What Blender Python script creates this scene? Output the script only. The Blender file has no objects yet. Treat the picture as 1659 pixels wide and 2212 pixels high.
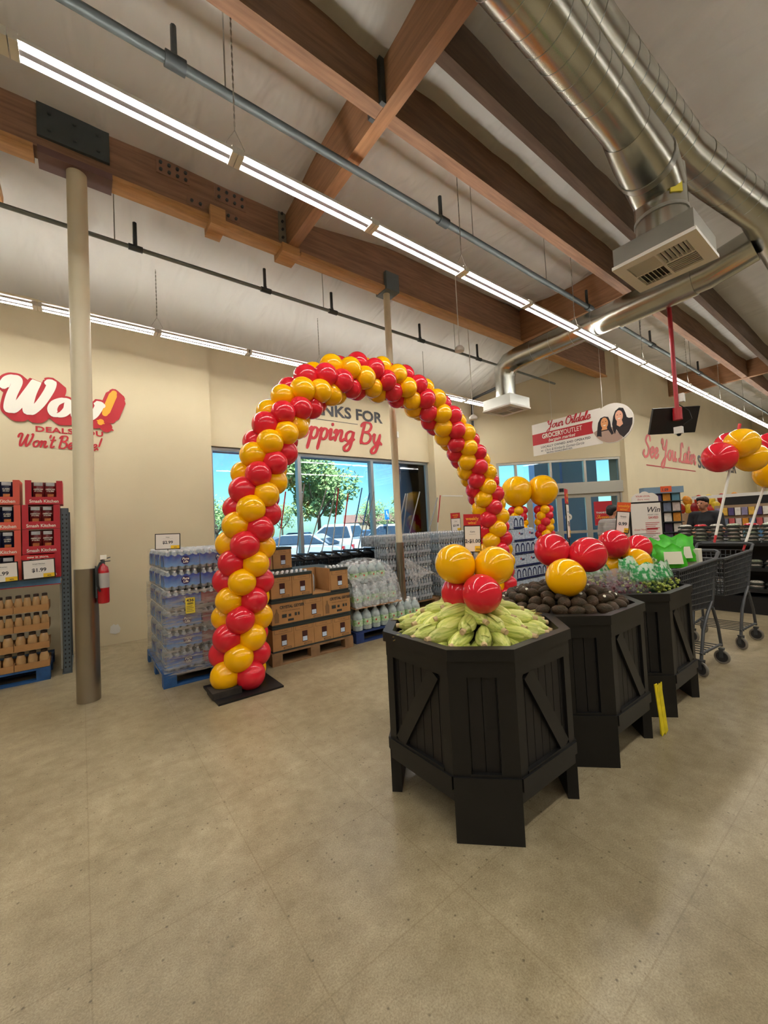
import bpy, bmesh, math, random
from mathutils import Vector, Matrix
random.seed(7)
sc = bpy.context.scene
COL = sc.collection
PI = math.pi

# ------------------------------------------------------------------ camera
YAW, PITCH, ROLL, FPX = 0.6481613867514596, 0.035625829709178984, -0.050438706488897096, 865.6213790080844
_f = Vector((math.sin(YAW)*math.cos(PITCH), math.cos(YAW)*math.cos(PITCH), math.sin(PITCH)))
_r = Vector((math.cos(YAW), -math.sin(YAW), 0))
_u = _r.cross(_f)
_r2 = _r*math.cos(ROLL) + _u*math.sin(ROLL)
_u2 = -_r*math.sin(ROLL) + _u*math.cos(ROLL)
cam = bpy.data.cameras.new('camera')
cam.sensor_fit = 'HORIZONTAL'; cam.sensor_width = 36.0; cam.lens = 36.0*FPX/1659.0
cam.clip_start = 0.05; cam.clip_end = 500
cam_o = bpy.data.objects.new('camera', cam); COL.objects.link(cam_o)
M = Matrix((_r2, _u2, -_f)).transposed().to_4x4(); M.translation = (0, 0, 1.5)
cam_o.matrix_world = M
sc.camera = cam_o

# ------------------------------------------------------------------ sky, sun, exposure
TUBE = 27.0          # strength of the strip-light tubes
w = bpy.data.worlds.new('sky'); sc.world = w; w.use_nodes = True
nt = w.node_tree; nt.nodes.clear()
sky = nt.nodes.new('ShaderNodeTexSky'); sky.sky_type = 'NISHITA'; sky.sun_disc = False
sky.sun_elevation = math.radians(52); sky.sun_rotation = math.radians(200); sky.ozone_density = 3.0; sky.air_density = 1.0; sky.dust_density = 0.6
bg = nt.nodes.new('ShaderNodeBackground'); bg.inputs[1].default_value = 0.125
wo = nt.nodes.new('ShaderNodeOutputWorld'); w.cycles.sampling_method = 'NONE'
tn = nt.nodes.new('ShaderNodeMixRGB'); tn.blend_type = 'MULTIPLY'; tn.inputs[0].default_value = 1; tn.inputs[2].default_value = (0.72, 1.12, 1.0, 1)
nt.links.new(sky.outputs[0], tn.inputs[1]); nt.links.new(tn.outputs[0], bg.inputs[0]); nt.links.new(bg.outputs[0], wo.inputs[0])
sun = bpy.data.lights.new('sun', 'SUN'); sun.energy = 7.0; sun.angle = 0.009; sun.color = (1, 0.95, 0.86)
sun_o = bpy.data.objects.new('sun', sun); COL.objects.link(sun_o)
sun_o.rotation_euler = Vector((0.28, 0.62, -1.0)).to_track_quat('-Z', 'Y').to_euler()
sc.view_settings.view_transform = 'Standard'; sc.view_settings.look = 'None'
sc.view_settings.exposure = 0.98; sc.view_settings.gamma = 1.0; sc.view_settings.use_curve_mapping = False

cy = sc.cycles
cy.max_bounces = 5; cy.diffuse_bounces = 3; cy.glossy_bounces = 2; cy.transmission_bounces = 3; cy.transparent_max_bounces = 7
cy.use_light_tree = False; cy.adaptive_threshold = 0.03; cy.caustics_reflective = False; cy.caustics_refractive = False

# ------------------------------------------------------------------ helpers
def lin(c):
    c = c/255.0
    return c/12.92 if c <= 0.04045 else ((c+0.055)/1.055)**2.4
def L(rgb): return (lin(rgb[0]), lin(rgb[1]), lin(rgb[2]), 1.0)
MATS = {}
def mat(name, rgb, rough=0.5, metal=0.0, spec=0.5, var=0.0, vs=6.0, bump=0.0, bs=60.0, coat=0.0, trans=0.0, alpha=1.0, emit=0.0, stretch=(1, 1, 1), ior=1.45, sheen=0.0, rgb2=None):
    if name in MATS: return MATS[name]
    m = bpy.data.materials.new(name); m.use_nodes = True
    n = m.node_tree.nodes; l = m.node_tree.links
    b = n['Principled BSDF']
    b.inputs['Base Color'].default_value = L(rgb); b.inputs['Roughness'].default_value = rough
    b.inputs['Metallic'].default_value = metal; b.inputs['Specular IOR Level'].default_value = spec
    b.inputs['Coat Weight'].default_value = coat; b.inputs['Coat Roughness'].default_value = 0.08
    b.inputs['Transmission Weight'].default_value = trans; b.inputs['Alpha'].default_value = alpha
    b.inputs['IOR'].default_value = ior
    if emit: b.inputs['Emission Color'].default_value = L(rgb); b.inputs['Emission Strength'].default_value = emit
    if var or bump:
        tc = n.new('ShaderNodeTexCoord'); mp = n.new('ShaderNodeMapping'); mp.inputs['Scale'].default_value = stretch
        l.new(tc.outputs['Object'], mp.inputs[0])
    if var:
        nz = n.new('ShaderNodeTexNoise'); nz.inputs['Scale'].default_value = vs; nz.inputs['Detail'].default_value = 2.5
        l.new(mp.outputs[0], nz.inputs['Vector'])
        r = n.new('ShaderNodeValToRGB')
        a = L(rgb); c2 = L(rgb2) if rgb2 else (a[0]*(1-var), a[1]*(1-var), a[2]*(1-var), 1)
        r.color_ramp.elements[0].position = 0.32; r.color_ramp.elements[0].color = c2
        r.color_ramp.elements[1].position = 0.68; r.color_ramp.elements[1].color = a
        l.new(nz.outputs['Fac'], r.inputs[0]); l.new(r.outputs[0], b.inputs['Base Color'])
    if bump:
        nb = n.new('ShaderNodeTexNoise'); nb.inputs['Scale'].default_value = bs; nb.inputs['Detail'].default_value = 3.0
        l.new(mp.outputs[0], nb.inputs['Vector'])
        bm_ = n.new('ShaderNodeBump'); bm_.inputs['Strength'].default_value = bump; bm_.inputs['Distance'].default_value = 0.01
        l.new(nb.outputs['Fac'], bm_.inputs['Height']); l.new(bm_.outputs[0], b.inputs['Normal'])
    MATS[name] = m
    return m
def thin_glass(name, tint=(235, 245, 250), refl=1.0):
    m = bpy.data.materials.new(name); m.use_nodes = True; n = m.node_tree.nodes; l = m.node_tree.links; n.clear()
    o = n.new('ShaderNodeOutputMaterial'); mx = n.new('ShaderNodeMixShader'); t = n.new('ShaderNodeBsdfTransparent'); g = n.new('ShaderNodeBsdfGlossy')
    fr = n.new('ShaderNodeFresnel'); fr.inputs[0].default_value = 1.5
    mu = n.new('ShaderNodeMath'); mu.operation = 'MULTIPLY'; mu.inputs[1].default_value = refl
    t.inputs[0].default_value = L(tint); g.inputs['Roughness'].default_value = 0.02
    l.new(fr.outputs[0], mu.inputs[0]); l.new(mu.outputs[0], mx.inputs[0]); l.new(t.outputs[0], mx.inputs[1]); l.new(g.outputs[0], mx.inputs[2]); l.new(mx.outputs[0], o.inputs[0])
    return m
def film(name, rgb=(225, 228, 230), amount=0.3, scale=(2, 2, 14)):
    """stretch film: a clear sheet with streaky milky wrinkles"""
    m = bpy.data.materials.new(name); m.use_nodes = True; n = m.node_tree.nodes; l = m.node_tree.links; n.clear()
    o = n.new('ShaderNodeOutputMaterial'); mx = n.new('ShaderNodeMixShader'); t = n.new('ShaderNodeBsdfTransparent'); p = n.new('ShaderNodeBsdfPrincipled')
    p.inputs['Base Color'].default_value = L(rgb); p.inputs['Roughness'].default_value = 0.18
    tc = n.new('ShaderNodeTexCoord'); mp = n.new('ShaderNodeMapping'); mp.inputs['Scale'].default_value = scale
    nz = n.new('ShaderNodeTexNoise'); nz.inputs['Scale'].default_value = 3.0; nz.inputs['Detail'].default_value = 6.0; nz.inputs['Roughness'].default_value = 0.65
    r = n.new('ShaderNodeValToRGB'); r.color_ramp.elements[0].position = 0.35; r.color_ramp.elements[1].position = 0.75
    r.color_ramp.elements[0].color = (amount*0.35,)*3+(1,); r.color_ramp.elements[1].color = (min(1, amount*2.2),)*3+(1,)
    bu = n.new('ShaderNodeBump'); bu.inputs['Strength'].default_value = 0.9; bu.inputs['Distance'].default_value = 0.03
    l.new(tc.outputs['Object'], mp.inputs[0]); l.new(mp.outputs[0], nz.inputs['Vector']); l.new(nz.outputs['Fac'], r.inputs[0]); l.new(nz.outputs['Fac'], bu.inputs['Height'])
    l.new(bu.outputs[0], p.inputs['Normal']); l.new(r.outputs[0], mx.inputs[0]); l.new(t.outputs[0], mx.inputs[1]); l.new(p.outputs[0], mx.inputs[2]); l.new(mx.outputs[0], o.inputs[0])
    return m

class MB:
    def __init__(s): s.v = []; s.f = []; s.mi = []; s.cur = 0
    def add(s, vs, fs):
        o = len(s.v); s.v += [tuple(p) for p in vs]; s.f += [tuple(i+o for i in f) for f in fs]; s.mi += [s.cur]*len(fs); return s
    def box(s, x0, x1, y0, y1, z0, z1):
        return s.add([(x0,y0,z0),(x1,y0,z0),(x1,y1,z0),(x0,y1,z0),(x0,y0,z1),(x1,y0,z1),(x1,y1,z1),(x0,y1,z1)],
                     [(3,2,1,0),(4,5,6,7),(0,1,5,4),(1,2,6,5),(2,3,7,6),(3,0,4,7)])
    def fbox(s, fr, u0, u1, z0, z1, n0, n1):
        """box in a face frame fr = (origin, u, n): u along, z up, n outward"""
        o, u, n = fr; pts = []
        for z in (z0, z1):
            for (a, b) in ((u0, n0), (u1, n0), (u1, n1), (u0, n1)): pts.append(o + u*a + n*b + Vector((0, 0, z)))
        return s.add(pts, [(0,1,2,3),(7,6,5,4),(4,5,1,0),(5,6,2,1),(6,7,3,2),(7,4,0,3)])
    def bar(s, p0, p1, w, h, up=(0, 0, 1)):
        """rectangular bar between two points, w across, h along up"""
        p0 = Vector(p0); p1 = Vector(p1); d = (p1-p0).normalized(); up = Vector(up)
        a = d.cross(up).normalized()*w/2; b = a.cross(d).normalized()*h/2
        pts = [p+x for p in (p0, p1) for x in (-a-b, a-b, a+b, -a+b)]
        return s.add(pts, [(3,2,1,0),(4,5,6,7),(0,1,5,4),(1,2,6,5),(2,3,7,6),(3,0,4,7)])
    def cyl(s, p0, p1, r0, r1=None, n=12, caps=True):
        r1 = r0 if r1 is None else r1
        p0 = Vector(p0); p1 = Vector(p1); d = (p1-p0).normalized()
        a = d.orthogonal().normalized(); b = d.cross(a)
        pts = [p0 + (a*math.cos(t)+b*math.sin(t))*r0 for t in [2*PI*i/n for i in range(n)]] + [p1 + (a*math.cos(t)+b*math.sin(t))*r1 for t in [2*PI*i/n for i in range(n)]]
        fs = [(i, (i+1) % n, n+(i+1) % n, n+i) for i in range(n)]
        if caps: fs += [tuple(range(n-1, -1, -1)), tuple(range(n, 2*n))]
        return s.add(pts, fs)
    def tube(s, pts, r, n=8, caps=True, closed=False):
        pts = [Vector(p) for p in pts]; k = len(pts); rings = []; a = None
        rs = r if isinstance(r, (list, tuple)) else [r]*k
        for i in range(k):
            if closed: d = (pts[(i+1) % k]-pts[i-1]).normalized()
            else: d = (pts[min(i+1, k-1)]-pts[max(i-1, 0)]).normalized()
            a = d.orthogonal().normalized() if a is None else (a - d*a.dot(d)).normalized()
            b = d.cross(a)
            sc_ = 1.0
            if 0 < i < k-1 or closed:
                d1 = (pts[i]-pts[i-1]).normalized(); sc_ = 1/max(0.5, d1.dot(d))
            rings.append([pts[i] + (a*math.cos(2*PI*j/n)+b*math.sin(2*PI*j/n))*rs[i]*(sc_ if len(pts) < 30 else 1) for j in range(n)])
        o = [p for rg in rings for p in rg]; fs = []
        for i in range(k if closed else k-1):
            i2 = (i+1) % k
            for j in range(n): fs.append((i*n+j, i*n+(j+1) % n, i2*n+(j+1) % n, i2*n+j))
        if caps and not closed: fs += [tuple(range(n-1, -1, -1)), tuple(range((k-1)*n, k*n))]
        return s.add(o, fs)
    def lathe(s, prof, n=16, c=(0, 0, 0), sx=1.0, sy=1.0):
        c = Vector(c); o = []; fs = []
        for (r, z) in prof:
            for j in range(n): o.append(c + Vector((r*sx*math.cos(2*PI*j/n), r*sy*math.sin(2*PI*j/n), z)))
        k = len(prof)
        for i in range(k-1):
            for j in range(n): fs.append((i*n+j, i*n+(j+1) % n, (i+1)*n+(j+1) % n, (i+1)*n+j))
        if prof[0][0] > 1e-5: fs.append(tuple(range(n-1, -1, -1)))
        if prof[-1][0] > 1e-5: fs.append(tuple(range((k-1)*n, k*n)))
        return s.add(o, fs)
    def sphere(s, c, r, n=16, m=10, sx=1, sy=1, sz=1):
        return s.lathe([(max(1e-6, r*math.sin(PI*i/m)), -r*sz*math.cos(PI*i/m)) for i in range(m+1)], n, c, sx, sy)
    def prism(s, pts, z0, z1):
        n = len(pts)
        return s.add([(p[0], p[1], z0) for p in pts]+[(p[0], p[1], z1) for p in pts],
                     [tuple(range(n-1, -1, -1)), tuple(range(n, 2*n))]+[(i, (i+1) % n, n+(i+1) % n, n+i) for i in range(n)])
    def xf(s, mtx, start=0):
        for i in range(start, len(s.v)): s.v[i] = tuple(mtx @ Vector(s.v[i]))
        return s
    def mesh(s, name, mats, smooth=False, angle=40):
        me = bpy.data.meshes.new(name); me.from_pydata(s.v, [], s.f)
        if not isinstance(mats, (list, tuple)): mats = [mats]
        for m in mats: me.materials.append(m)
        if len(mats) > 1: me.polygons.foreach_set('material_index', s.mi)
        bm_ = bmesh.new(); bm_.from_mesh(me); bmesh.ops.remove_doubles(bm_, verts=bm_.verts, dist=1e-6); bmesh.ops.recalc_face_normals(bm_, faces=bm_.faces); bm_.to_mesh(me); bm_.free()
        if smooth:
            me.polygons.foreach_set('use_smooth', [True]*len(me.polygons)); me.set_sharp_from_angle(angle=math.radians(angle))
        return me
    def build(s, name, mats, parent=None, smooth=False, angle=40, **k):
        return place(name, s.mesh(name, mats, smooth, angle), parent, **k)
def place(name, me, parent=None, loc=(0, 0, 0), rot=(0, 0, 0), scale=(1, 1, 1), m=None):
    o = bpy.data.objects.new(name, me); COL.objects.link(o)
    if m is not None: o.matrix_local = m
    else: o.location = loc; o.rotation_euler = rot; o.scale = scale
    if parent: o.parent = parent
    return o
def tag(o, label, cat, group=None, kind=None):
    if label: o['label'] = label
    if cat: o['category'] = cat
    if group: o['group'] = group
    if kind: o['kind'] = kind
    return o
def thing(name, label, cat, loc=(0, 0, 0), rz=0.0, group=None):
    o = bpy.data.objects.new(name, None); COL.objects.link(o); o.empty_display_size = 0.05
    o.location = loc; o.rotation_euler = (0, 0, rz)
    return tag(o, label, cat, group)
def struct(name, mb, mats, label=None, **k):
    o = mb.build(name, mats, None, **k); o['kind'] = 'structure'
    if label: o['label'] = label
    return o
def copy_tree(o, parent=None, loc=None, rz=None, label=None, group=None):
    c = o.copy(); COL.objects.link(c); c.parent = parent
    if loc is not None: c.location = loc
    if rz is not None: c.rotation_euler = (c.rotation_euler[0], c.rotation_euler[1], rz)
    if label: c['label'] = label
    if group: c['group'] = group
    for ch in o.children: copy_tree(ch, c)
    return c
def fmat(o, right, up):
    right = Vector(right).normalized(); up = Vector(up).normalized(); n = right.cross(up)
    m = Matrix((right, up, n)).transposed().to_4x4(); m.translation = o; return m
def text_mesh(txt, size=1.0, bold=0.0, shear=0.0, align='LEFT', ext=0.0, sx=1.0, space=1.0):
    c = bpy.data.curves.new('lettering', 'FONT'); c.body = txt; c.size = size; c.offset = bold*size; c.shear = shear
    c.align_x = align; c.extrude = ext; c.resolution_u = 3; c.space_character = space
    o = bpy.data.objects.new('lettering', c); me = bpy.data.meshes.new_from_object(o)
    bpy.data.objects.remove(o); bpy.data.curves.remove(c)
    if sx != 1.0:
        for v in me.vertices: v.co.x *= sx
    return me
def text(name, txt, m, mt, parent=None, **k):
    me = text_mesh(txt, **k); me.materials.clear(); me.materials.append(mt)
    return place(name, me, parent, m=m)
def crom(pts, k=6):
    out = []; n = len(pts)
    for i in range(n-1):
        p0 = pts[max(i-1, 0)]; p1 = pts[i]; p2 = pts[i+1]; p3 = pts[min(i+2, n-1)]
        for j in range(k):
            t = j/k
            out.append(tuple(0.5*((2*b)+(c-a)*t+(2*a-5*b+4*c-d)*t*t+(3*b-a-3*c+d)*t**3) for a, b, c, d in zip(p0, p1, p2, p3)))
    out.append(tuple(pts[-1])); return out
# ------------------------------------------------------------------ brush-script lettering (single strokes turned into ribbons)
GLY = {
'W': (1.12, [[(0,.70),(.05,.92),(.18,1.0),(.26,.86),(.22,.45),(.24,.1),(.32,.02),(.44,.25),(.58,.7),(.66,.95),(.62,.55),(.64,.12),(.72,.02),(.88,.3),(1.0,.75),(1.0,1.0),(.92,.96)]]),
'o': (.50, [[(.42,.42),(.28,.5),(.1,.38),(.06,.18),(.16,.02),(.32,.05),(.42,.22),(.42,.42),(.52,.4)]]),
'w': (.74, [[(0,.40),(.1,.5),(.14,.38),(.12,.12),(.2,.0),(.32,.15),(.38,.45),(.37,.15),(.45,0),(.58,.12),(.66,.4),(.62,.52),(.74,.46)]]),
'n': (.58, [[(0,.36),(.1,.5),(.14,.36),(.1,0)],[(.11,.15),(.24,.44),(.36,.5),(.4,.38),(.37,.1),(.44,0),(.58,.12)]]),
't': (.34, [[(.2,.9),(.14,.5),(.1,.12),(.18,0),(.34,.12)],[(0,.6),(.34,.64)]]),
"'": (.16, [[(.1,1),(.06,.8)]]),
'B': (.74, [[(.2,.98),(.14,.5),(.1,0)],[(0,.82),(.15,1.0),(.45,1.02),(.58,.85),(.48,.62),(.25,.54),(.5,.5),(.64,.3),(.52,.06),(.28,0),(.12,.08)]]),
'e': (.43, [[(.06,.2),(.25,.26),(.36,.4),(.26,.5),(.1,.38),(.06,.16),(.16,0),(.3,.04),(.45,.18)]]),
'l': (.28, [[(.0,.15),(.14,.5),(.26,.9),(.2,1.02),(.1,.8),(.07,.2),(.14,0),(.3,.14)]]),
'i': (.27, [[(.0,.34),(.1,.5),(.1,.2),(.12,.02),(.28,.14)],[(.13,.70),(.15,.75)]]),
'v': (.48, [[(.0,.4),(.1,.5),(.14,.3),(.18,0),(.32,.2),(.38,.48),(.5,.44)]]),
'h': (.54, [[(.0,.2),(.16,.6),(.24,.98),(.15,1.0),(.1,.6),(.06,0)],[(.08,.2),(.2,.45),(.33,.5),(.38,.36),(.35,.1),(.42,0),(.56,.14)]]),
'p': (.48, [[(.02,.38),(.12,.5),(.1,.1),(.04,-.44)],[(.1,.3),(.24,.5),(.4,.4),(.38,.12),(.24,.0),(.12,.1)]]),
'g': (.50, [[(.42,.44),(.26,.5),(.08,.36),(.08,.12),(.22,.02),(.38,.2),(.44,.5),(.4,0),(.3,-.36),(.12,-.42),(.06,-.26),(.3,-.02),(.52,.14)]]),
'y': (.50, [[(.02,.4),(.1,.5),(.1,.2),(.2,.04),(.34,.2),(.42,.5)],[(.42,.5),(.38,0),(.28,-.36),(.1,-.44),(.04,-.28),(.28,-.02),(.5,.12)]]),
'S': (.64, [[(.6,.80),(.5,1.02),(.28,.98),(.18,.75),(.35,.56),(.5,.38),(.42,.08),(.18,-.02),(0,.12),(.06,.28)]]),
'Y': (.72, [[(.0,.8),(.1,1.0),(.18,.85),(.18,.6),(.3,.5),(.5,.7),(.6,1.0)],[(.6,1.0),(.5,.4),(.4,-.2),(.22,-.42),(.08,-.3),(.3,-.02),(.6,.18)]]),
'u': (.56, [[(0,.4),(.1,.5),(.1,.15),(.2,.0),(.36,.2),(.42,.5),(.4,.12),(.46,0),(.58,.12)]]),
'L': (.60, [[(.5,.82),(.42,1.02),(.28,.95),(.24,.6),(.2,.2),(.08,.02),(.0,.1),(.12,.16),(.3,.03),(.5,.0),(.62,.12)]]),
'a': (.52, [[(.4,.42),(.24,.5),(.08,.36),(.07,.12),(.2,0),(.34,.16),(.42,.48),(.4,.12),(.44,0),(.54,.14)]]),
'r': (.40, [[(0,.34),(.12,.54),(.16,.46),(.3,.46),(.26,.2),(.3,0),(.42,.12)]]),
'd': (.54, [[(.4,.42),(.24,.5),(.08,.36),(.07,.12),(.2,0),(.34,.16),(.42,.5),(.5,1.0)],[(.48,.9),(.42,.4),(.4,.12),(.46,0),(.56,.14)]]),
'O': (.78, [[(.5,.98),(.25,.95),(.08,.6),(.1,.2),(.3,0),(.55,.1),(.68,.45),(.62,.85),(.42,1.0),(.3,.85),(.5,.75)]]),
'!': (.30, [[(.24,1.05),(.14,.34)],[(.08,.04),(.09,.08)]]),
'.': (.20, [[(.05,.02),(.07,.06)]]),
' ': (.30, []),
}
def script_mb(txt, size, wd, slant=0.22, contrast=0.45, dx=0.0, dy=0.0, z=0.0, mb=None):
    mb = mb or MB(); x = 0.0; zz = z
    for ch in txt:
        adv, strokes = GLY[ch]
        for st in strokes:
            pts = [((x+p[0]+slant*p[1])*size+dx, p[1]*size+dy) for p in crom(st, 6)]
            n = len(pts); o = len(mb.v); vs = []
            for i, p in enumerate(pts):
                a = pts[max(i-1, 0)]; b = pts[min(i+1, n-1)]
                tx, ty = b[0]-a[0], b[1]-a[1]; ln = math.hypot(tx, ty) or 1; tx /= ln; ty /= ln
                hw = wd*size*0.5*((1-contrast)+contrast*abs(ty))
                if i in (0, n-1): hw *= 0.7
                zq = zz+0.00025*i/n; vs += [(p[0]-ty*hw, p[1]+tx*hw, zq), (p[0]+ty*hw, p[1]-tx*hw, zq)]
            mb.add(vs, [(2*i, 2*i+1, 2*i+3, 2*i+2) for i in range(n-1)])
            for p, zq in ((pts[0], zz-0.0001), (pts[-1], zz+0.0003)):
                r = wd*size*0.36
                mb.add([(p[0]+r*math.cos(2*PI*k/10), p[1]+r*math.sin(2*PI*k/10), zq) for k in range(10)], [tuple(range(10))])
            zz += 0.0005
        x += adv
    return mb, x*size
def flat_mesh(mb, name, mts):
    me = bpy.data.meshes.new(name); me.from_pydata(mb.v, [], mb.f)
    for m in (mts if isinstance(mts, (list, tuple)) else [mts]): me.materials.append(m)
    if len(me.materials) > 1: me.polygons.foreach_set('material_index', mb.mi)
    return me
def script(name, txt, m, mt, size, wd=0.13, parent=None, **k):
    mb, wdt = script_mb(txt, size, wd, **k)
    return place(name, flat_mesh(mb, name, mt), parent, m=m)

# ------------------------------------------------------------------ materials of the shell
m_wall = mat('wall_paint', (220, 206, 172), 0.75, var=0.05, vs=1.5)
m_white = mat('white_paint', (225, 222, 214), 0.5)
m_wood = mat('glulam', (152, 114, 88), 0.6, var=0.35, vs=5, stretch=(0.5, 6, 6))
m_wood_y = mat('glulam_cross', (164, 118, 82), 0.6, var=0.3, vs=5, stretch=(6, 0.5, 6))
m_batten = mat('pale_lumber', (196, 146, 92), 0.6, var=0.25, vs=6, stretch=(0.6, 5, 5))
m_galv = mat('galvanised_steel', (176, 176, 168), 0.34, 0.9, var=0.10, vs=4)
m_duct = mat('duct_steel', (190, 190, 180), 0.24, 1.0, var=0.16, vs=3, bump=0.06, bs=5)
m_steel = mat('stainless_steel', (168, 160, 148), 0.3, 1.0, var=0.1, vs=3)
m_dark = mat('dark_steel', (72, 78, 80), 0.5, 0.3)
m_alu = mat('aluminium_frame', (168, 176, 180), 0.4, 0.6)
m_cream = mat('column_paint', (222, 210, 180), 0.45)
m_black = mat('black_plastic', (22, 22, 23), 0.45)
m_red = mat('vinyl_red', (188, 40, 50), 0.5)
m_vwhite = mat('vinyl_white', (240, 236, 222), 0.5)
m_char = mat('vinyl_charcoal', (62, 62, 66), 0.5)
m_amber = mat('vinyl_amber', (240, 170, 50), 0.5)
m_glass = thin_glass('window_glass', (226, 240, 250), 1.6)

def insulation_mat():
    m = bpy.data.materials.new('insulation_facing'); m.use_nodes = True; n = m.node_tree.nodes; l = m.node_tree.links
    b = n['Principled BSDF']; b.inputs['Roughness'].default_value = 0.42; b.inputs['Base Color'].default_value = L((208, 206, 202))
    tc = n.new('ShaderNodeTexCoord'); mp = n.new('ShaderNodeMapping'); mp.inputs['Scale'].default_value = (2.2, 0.9, 1)
    a = n.new('ShaderNodeTexNoise'); a.inputs['Scale'].default_value = 1.1; a.inputs['Detail'].default_value = 2.5; a.inputs['Roughness'].default_value = 0.4; a.inputs['Distortion'].default_value = 0.8
    b1 = n.new('ShaderNodeBump'); b1.inputs['Strength'].default_value = 0.6; b1.inputs['Distance'].default_value = 0.16
    l.new(tc.outputs['Object'], mp.inputs[0]); l.new(mp.outputs[0], a.inputs['Vector']); l.new(a.outputs['Fac'], b1.inputs['Height']); l.new(b1.outputs[0], b.inputs['Normal'])
    return m
m_insul = insulation_mat()
def concrete():
    m = bpy.data.materials.new('polished_concrete'); m.use_nodes = True; n = m.node_tree.nodes; l = m.node_tree.links
    b = n['Principled BSDF']; tc0 = n.new('ShaderNodeTexCoord'); tc = n.new('ShaderNodeMapping'); tc.inputs['Location'].default_value = (-2, -2, 0); l.new(tc0.outputs['Object'], tc.inputs[0])
    def noise(s, d, r=0.5, dist=0.0):
        z = n.new('ShaderNodeTexNoise'); z.inputs['Scale'].default_value = s; z.inputs['Detail'].default_value = d; z.inputs['Roughness'].default_value = r; z.inputs['Distortion'].default_value = dist
        l.new(tc.outputs[0], z.inputs['Vector']); return z
    def ramp(src, p0, c0, p1, c1):
        r = n.new('ShaderNodeValToRGB'); r.color_ramp.elements[0].position = p0; r.color_ramp.elements[1].position = p1
        r.color_ramp.elements[0].color = L(c0) if len(c0) == 3 else c0; r.color_ramp.elements[1].color = L(c1) if len(c1) == 3 else c1
        l.new(src, r.inputs[0]); return r
    def mul(a_, b_, f=1.0, mode='MULTIPLY'):
        x = n.new('ShaderNodeMixRGB'); x.blend_type = mode; x.inputs[0].default_value = f
        l.new(a_, x.inputs[1]); l.new(b_, x.inputs[2]); return x
    big = ramp(noise(0.8, 4, 0.55).outputs['Fac'], 0.22, (142, 127, 96), 0.78, (208, 195, 164))
    mid = ramp(noise(9, 3, 0.7).outputs['Fac'], 0.2, (200, 195, 184), 0.8, (255, 255, 255))
    fine = ramp(noise(150, 2, 0.7).outputs['Fac'], 0.3, (186, 180, 166), 0.7, (255, 255, 255))
    c = mul(mul(big.outputs[0], mid.outputs[0]).outputs[0], fine.outputs[0], 0.75)
    # darker pebbles
    vo = n.new('ShaderNodeTexVoronoi'); vo.inputs['Scale'].default_value = 34; l.new(tc.outputs[0], vo.inputs['Vector'])
    sp = n.new('ShaderNodeSeparateXYZ'); l.new(vo.outputs['Color'], sp.inputs[0]); gt = n.new('ShaderNodeMath'); gt.operation = 'GREATER_THAN'; gt.inputs[1].default_value = 0.8; l.new(sp.outputs[0], gt.inputs[0])
    pe = ramp(vo.outputs['Distance'], 0.10, (0.45, 0.42, 0.37, 1), 0.22, (1, 1, 1, 1)); c1 = mul(c.outputs[0], pe.outputs[0], 0.0); l.new(gt.outputs[0], c1.inputs[0]); c = c1
    # ghost lines of the old floor tiles
    br = n.new('ShaderNodeTexBrick'); br.inputs['Scale'].default_value = 1.0; br.offset = 0.0; br.inputs['Mortar Size'].default_value = 0.004; br.inputs['Mortar Smooth'].default_value = 0.6
    br.inputs['Brick Width'].default_value = 0.61; br.inputs['Row Height'].default_value = 0.61
    br.inputs['Color1'].default_value = br.inputs['Color2'].default_value = (1, 1, 1, 1); br.inputs['Mortar'].default_value = (0.62, 0.56, 0.46, 1)
    l.new(tc0.outputs['Object'], br.inputs['Vector'])
    c = mul(c.outputs[0], br.outputs['Color'], 0.4)
    l.new(c.outputs[0], b.inputs['Base Color'])
    rr = ramp(noise(1.4, 3, 0.65).outputs['Fac'], 0.2, (0.28, 0.28, 0.28, 1), 0.8, (0.40, 0.40, 0.40, 1)); l.new(rr.outputs[0], b.inputs['Roughness'])
    b.inputs['Specular IOR Level'].default_value = 0.5
    return m
m_floor = concrete()

# ------------------------------------------------------------------ the shell
struct('floor', MB().box(-8, 26.5, -10, 7.45, -0.15, 0), m_floor, 'polished grey brown concrete floor')
struct('wall_left', MB().box(-8, 1.77, 7.05, 7.45, 0, 6.2), m_wall, 'cream wall behind the red script lettering')
mb = MB(); mb.add([(.30, 7.044, .17), (.36, 7.044, .14), (.42, 7.044, .16), (.43, 7.044, .22), (.40, 7.044, .28), (.37, 7.044, .27), (.35, 7.044, .29), (.31, 7.044, .26)], [tuple(range(8))]); tag(mb.build('wall_patch', m_white), 'chipped pale patch low on the left cream wall', 'wall mark')
mb = MB(); mb.box(1.77, 6.93, 7.2, 7.45, 0, 0.72); mb.box(1.77, 6.93, 7.2, 7.45, 3.03, 6.2)
struct('wall_window', mb, m_wall, 'cream wall above and below the shop window')
tag(MB().box(7.12, 7.88, 6.994, 7.0, 2.165, 2.195).build('paint_scrape', m_white), 'thin white scraped patch on wall right of the window', 'wall mark')
struct('wall_right', MB().box(6.93, 8.6, 7.0, 7.45, 0, 6.2), m_wall, 'plain cream wall between window and entrance')
A = Vector((8.52, 7.0, 0)); Bp = Vector((11.4, 4.54, 0)); U = (Bp-A).normalized(); Nn = Vector((U.y, -U.x, 0)); DL = (Bp-A).length
FD = (A, U, Nn)
mb = MB(); mb.fbox(FD, -0.2, 0.5, 0, 6.2, -0.3, 0); mb.fbox(FD, 0.5, 3.74, 3.03, 6.2, -0.3, 0); mb.fbox(FD, 3.74, DL+0.05, 0, 6.2, -0.3, 0)
struct('wall_entrance', mb, m_wall, 'angled cream wall around the entrance doors')
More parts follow.
